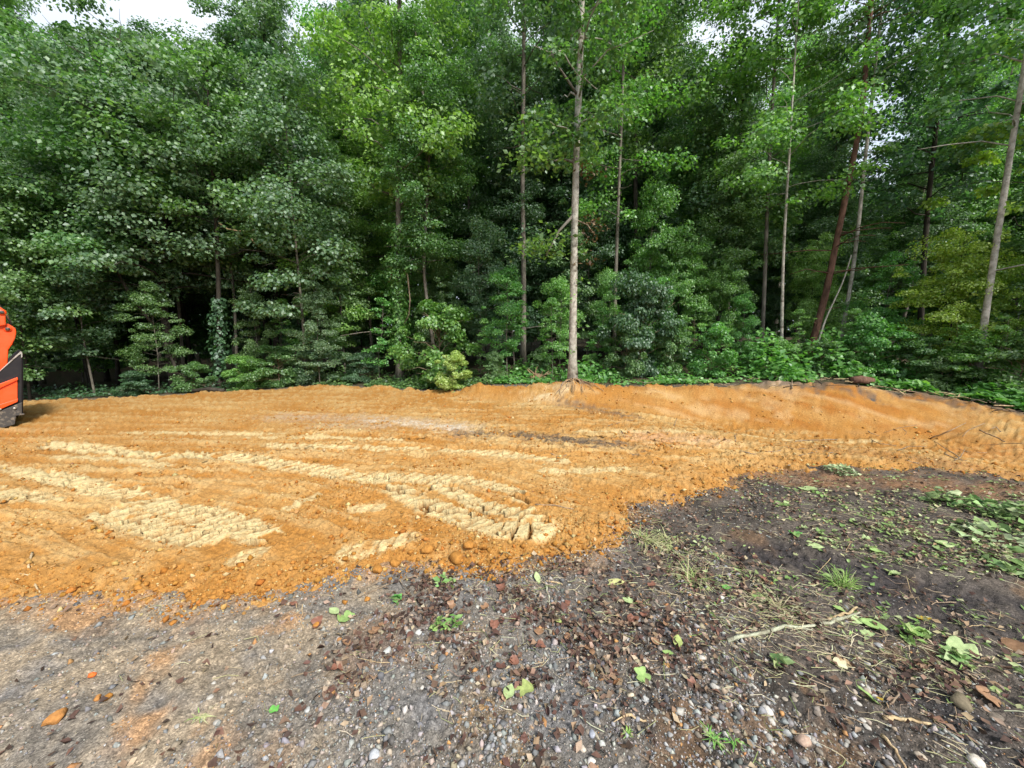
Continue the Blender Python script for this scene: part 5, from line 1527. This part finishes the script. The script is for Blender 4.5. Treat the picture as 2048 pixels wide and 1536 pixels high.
# leafy sprigs and cut branches
def sprig(px, py, w_px, h_px, n, size, pal, label, seed, name='leafy_sprig', cat='sprig', stems=5, wts=(3, 2, 1), flat=.5):
    rg = np.random.default_rng(seed + 9000)
    p = on_soil(px, py)
    dep = np.dot(p - np.array([0, 0, CAM_H]), np.array([0, math.cos(PITCH), -math.sin(PITCH)]))
    W, Hh = w_px * dep / F_PX * .5, h_px * dep / F_PX
    e = link(name, None, None, None, label, cat, loc=tuple(p))
    mb = MB()
    for s_ in range(stems):
        a = rg.uniform(0, 6.28); k = np.linspace(0, 1, 4)
        q = np.outer(k, [math.cos(a) * W * .8, math.sin(a) * W * .5, Hh * .5]) + rg.normal(0, .01, (4, 3)); q[:, 2] = np.abs(q[:, 2]) + .008
        mb.tube(q, .005 * (1 - .6 * k), 4)
    link('stem', mb.mesh('stem', True), BARK['twig'], e)
    rr = np.sqrt(rg.uniform(0, 1, n)); a = rg.uniform(0, 6.28, n)
    c = np.stack([np.cos(a) * rr * W, np.sin(a) * rr * W * .75, .015 + Hh * (1 - rr ** 2) * rg.uniform(.2, 1, n)], -1)
    c[:, 2] += soil_z(c[:, 0] + p[0], c[:, 1] + p[1]) - p[2]
    v, f, k = curled(c, size * rg.uniform(.6, 1.3, n), a + rg.normal(0, .7, n), rg, .3, .62, .5)
    link('foliage', mesh_np('foliage', v, f, False, np.repeat(pick(rg, n, pal, wts), k, 0)), M_GREENLEAF, e)
    return e
PL = [(.20, .31, .11), (.30, .38, .18), (.13, .22, .07)]
sprig(1680, 946, 62, 16, 150, .05, [(.28, .38, .18), (.42, .48, .28), (.18, .27, .11)], 'small heap of cut leafy twigs at the clay boundary', 1, 'brush_heap', 'brush heap')
sprig(1888, 1005, 70, 26, 60, .075, PL, 'cut branch with upright pale green leaves leading the brush', 2, 'cut_branch', 'branch')
sprig(1960, 1022, 110, 26, 110, .075, [(.14, .27, .08), (.23, .36, .13), (.30, .38, .17)], 'cut branch with dense deep green leaves in mid brush', 3, 'cut_branch', 'branch')
sprig(2040, 1040, 110, 32, 110, .085, PL, 'large-leaved cut branch at the picture edge of the brush', 4, 'cut_branch', 'branch')
sprig(1990, 1075, 150, 14, 90, .075, [(.29, .38, .18), (.35, .42, .24), (.17, .28, .09)], 'flattened pale cut branch lowest of the brush', 5, 'cut_branch', 'branch')
sprig(2020, 1140, 90, 14, 40, .08, PL, 'torn leafy end lying below the brush', 6, 'cut_branch', 'branch')
sprig(890, 1172, 46, 24, 18, .045, [(.22, .34, .12), (.30, .40, .18), (.15, .28, .08)], 'wilted green sprig just below the clay heap', 7, stems=4)
sprig(912, 1250, 28, 20, 12, .042, [(.17, .33, .08), (.23, .38, .12), (.30, .38, .15)], 'small upright green seedling in the gravel', 8, stems=3)
sprig(880, 1256, 40, 14, 16, .045, [(.22, .36, .1), (.3, .4, .16), (.16, .3, .08)], 'flattened green sprig beside the seedling', 9, stems=3)
sprig(800, 1205, 26, 14, 8, .06, [(.12, .34, .08), (.16, .38, .1), (.22, .4, .12)], 'little dark green sprig under the long thin twig', 10, stems=2)
sprig(1560, 1330, 34, 12, 12, .05, PL, 'green crumpled sprig in white pebbles', 11, stems=2)
sprig(1825, 1275, 60, 18, 30, .055, [(.22, .36, .1), (.32, .44, .16), (.16, .26, .08)], 'matted green sprig between large leaf and yellow leaf', 12, stems=3)
sprig(1905, 1320, 46, 16, 26, .05, PL, 'crushed sprig under the upright green leaf', 13, stems=3)

# stump and root wad behind the bank
sp = stand(1075, 9.6)
e = link('root_wad', None, None, None, 'torn tan root wad on the bank crest beside the poplar', 'root wad', loc=tuple(sp + np.array([0, 0, .06])))
mb = MB(); v, f, k = lumps(np.array([[0, 0, .05], [.12, .02, .03], [-.14, 0, .04]]), np.array([.14, .11, .11]), np.random.default_rng(3), jit=.2); mb.add(v, None, f)
link('wood_core', mb.mesh('wood_core'), BARK['root'], e)
for k in range(7):
    a = rS.uniform(.2, 2.9); L = rS.uniform(.18, .38)
    q = np.outer([0, .5, 1], [math.cos(a) * L, 0, math.sin(a) * L]) + rS.normal(0, .03, (3, 3))
    mb = MB(); mb.tube(q, [.028, .018, .006], 5); link('root', mb.mesh('root', True), BARK['root'], e)
sp = stand(1722, 8.15)
lg = MB(); q = np.array([[-.22, 0, .12], [0, .03, .13], [.25, .02, .10]]); lg.tube(q, [.075, .085, .07], 8, wob=.1, rng=rS)
link('log', lg.mesh('log', True), BARK['pine'], None, 'short reddish log on the debris line above the cut', 'log', loc=tuple(sp))
sp = stand(415, 10.1)
lg = MB(); lg.tube(np.array([[-.45, 0, .05], [0, .05, .09], [.45, 0, .06]]), [.05, .06, .045], 6, wob=.1, rng=rS)
link('log', lg.mesh('log', True), BARK['dark'], None, 'dark log at the clay edge below the ivy-wrapped trunk', 'log', loc=tuple(sp))

# ------------------------------------------------------------------ compact loader at the picture edge
O = on_soil(45, 852)
sl = np.array([O[0], O[1]]); sl = sl / np.linalg.norm(sl)
hv = np.array([sl[1], -sl[0], 0.0]); wv = np.array([sl[0], sl[1], 0.0])      # across the view, away from it
if hv[0] < 0: hv = -hv
loader = link('track_loader', None, None, None, 'orange compact loader with black bucket, only its end in view', 'loader', loc=tuple(O))
def lp(px, py, d=0.0):
    """photo pixel -> point on the bucket's near side plane, pushed back by d"""
    dr = ray(px, py); c = np.array([0, 0, CAM_H])
    t = np.dot(O + wv * d - c, wv) / np.dot(dr, wv)
    return c + dr * t - O
def plate(name, pts, thick, mat, parent=loader, d=0.0, bev=.006):
    poly = [lp(a, b, 0) + wv * d for a, b in pts]
    mb = MB(); mb.prism(poly, wv * thick)
    o = link(name, mb.mesh(name), mat, parent)
    bm = o.modifiers.new('soft_edge', 'BEVEL'); bm.width = bev; bm.segments = 2; bm.limit_method = 'ANGLE'
    return o
side = [(42, 704), (44, 716), (44, 828), (-300, 905), (-300, 900), (-190, 860), (-60, 790), (0, 742), (34, 711)]
b_ = plate('bucket', side, .03, M_BLACK)
plate('side_plate', side, .03, M_BLACK, d=1.72)
# curved shell between the side plates
mb = MB()
back = [(41, 706), (43, 720), (43, 826), (30, 834), (-290, 900)]
for (a, c) in zip(back[:-1], back[1:]):
    p, q = lp(*a) + wv * .03, lp(*c) + wv * .03
    nrm = np.cross(q - p, wv); nrm /= np.linalg.norm(nrm)
    mb.prism([p, q, q + nrm * .018, p + nrm * .018], wv * 1.69)
link('bucket_shell', mb.mesh('bucket_shell'), M_BLACK, loader)
plate('rim', [(34, 709), (42, 702), (45, 706), (45, 714), (42, 716), (42, 708), (38, 710), (0, 743), (-60, 791), (-60, 789), (0, 741)], .045, M_STEEL, d=-.012, bev=.004)
# orange pocket let into the side
plate('gusset', [(35, 755), (35, 801), (0, 814), (-150, 872), (-150, 838), (0, 768)], .02, M_ORANGE, d=-.022)
plate('gusset_lip', [(35, 754), (36, 759), (0, 776), (-150, 846), (-150, 838), (0, 767)], .05, M_ORANGE, d=-.05)
plate('gusset_lip', [(36, 797), (35, 803), (0, 818), (-150, 876), (-150, 868), (0, 808)], .05, M_ORANGE, d=-.05)
plate('cutting_edge', [(44, 804), (44, 826), (49, 827), (49, 829), (32, 831), (30, 848), (0, 857), (-300, 918), (-300, 880), (0, 822)], .06, M_WORN, d=-.035)
for (px, py) in ((29, 816), (0, 818), (-40, 830), (-100, 848)):
    mb = MB(); c = lp(px, py) - wv * .035
    mb.tube(np.array([c, c - wv * .02]), [.020, .016], 8); link('bolt', mb.mesh('bolt'), M_STEEL, b_)
# coupler and lift arm
plate('coupler', [(31, 656), (33, 664), (31, 676), (24, 690), (17, 700), (15, 734), (0, 746), (-60, 790), (-200, 800), (-200, 660), (-30, 652), (0, 648), (16, 647)], .12, M_ORANGE, d=.12, bev=.012)
plate('lift_link', [(0, 614), (6, 617), (11, 625), (12, 650), (0, 652), (-120, 668), (-120, 640), (-20, 614)], .10, M_ORANGE, d=.06, bev=.014)
for (px, py, d_, rr_) in ((15.5, 658, .12, .028), (3, 624, .06, .03)):
    c = lp(px, py) + wv * d_
    mb = MB(); mb.tube(np.array([c - wv * .018, c + wv * .10]), [rr_, rr_], 12); o = link('pin', mb.mesh('pin'), M_WORN, loader)
    mb = MB(); mb.tube(np.array([c - wv * .010, c - wv * .0]), [rr_ * 1.7, rr_ * 1.7], 14); link('pin_boss', mb.mesh('pin_boss'), M_ORANGE, loader)
for off in (0.0, .05):
    p = np.array([lp(26, 690, .30 + off), lp(20, 640, .34 + off), lp(-10, 600, .36 + off), lp(-80, 610, .36 + off), lp(-200, 650, .36 + off)])
    mb = MB(); mb.tube(smooth_path(p[::-1], 12) if False else path_at(p, np.linspace(0, 1, 14)), .016, 6); link('hose', mb.mesh('hose', True), M_RUBBER, loader)
def lbox(name, x0, x1, w0, w1, z0, z1, mat, taper=0.0, bev=.03):
    p = [hv * x0 + np.array([0, 0, z0]), hv * x1 + np.array([0, 0, z0]), hv * (x1 - taper) + np.array([0, 0, z1]), hv * (x0 + taper) + np.array([0, 0, z1])]
    mb = MB(); mb.prism([q + wv * w0 for q in p], wv * (w1 - w0))
    o = link(name, mb.mesh(name), mat, loader)
    bm = o.modifiers.new('soft_edge', 'BEVEL'); bm.width = bev; bm.segments = 2; bm.limit_method = 'ANGLE'
    return o
for w0 in (.08, 1.55):
    p = np.array([hv * -.45 + np.array([0, 0, 1.35]), hv * -1.2 + np.array([0, 0, 1.45]), hv * -2.6 + np.array([0, 0, 1.75]), hv * -3.6 + np.array([0, 0, 1.7])]) + wv * (w0 + .07)
    mb = MB(); mb.tube(p, [.09, .11, .13, .12], 4); link('lift_arm', mb.mesh('lift_arm'), M_ORANGE, loader)
lbox('body', -3.9, -1.3, .42, 1.33, .35, 1.35, M_ORANGE, .12)
cab_ = lbox('cab', -3.0, -1.5, .48, 1.27, 1.36, 2.1, M_BLACK, .12)
lbox('cab_window', -2.85, -1.75, .465, .478, 1.48, 1.98, M_GLASS, .08, .004)
for w0 in (.0, 1.35):
    cs = [(-1.25, .32, .30), (-3.7, .32, .30)]
    pts = []
    for a in np.linspace(-90, 90, 9): pts.append((-1.35 + .32 * math.cos(math.radians(a)), .33 + .32 * math.sin(math.radians(a))))
    for a in np.linspace(90, 270, 9): pts.append((-3.6 + .32 * math.cos(math.radians(a)), .33 + .32 * math.sin(math.radians(a))))
    mb = MB(); mb.prism([hv * a + np.array([0, 0, b]) + wv * w0 for a, b in pts], wv * .38)
    tr = link('track', mb.mesh('track'), M_RUBBER, loader)
    for a in (-1.35, -2.1, -2.85, -3.6):
        mb = MB(); c = hv * a + np.array([0, 0, .33]) + wv * (w0 - .012); mb.tube(np.array([c, c + wv * .4]), [.2, .2], 16); link('wheel', mb.mesh('wheel'), M_BLACK, tr)
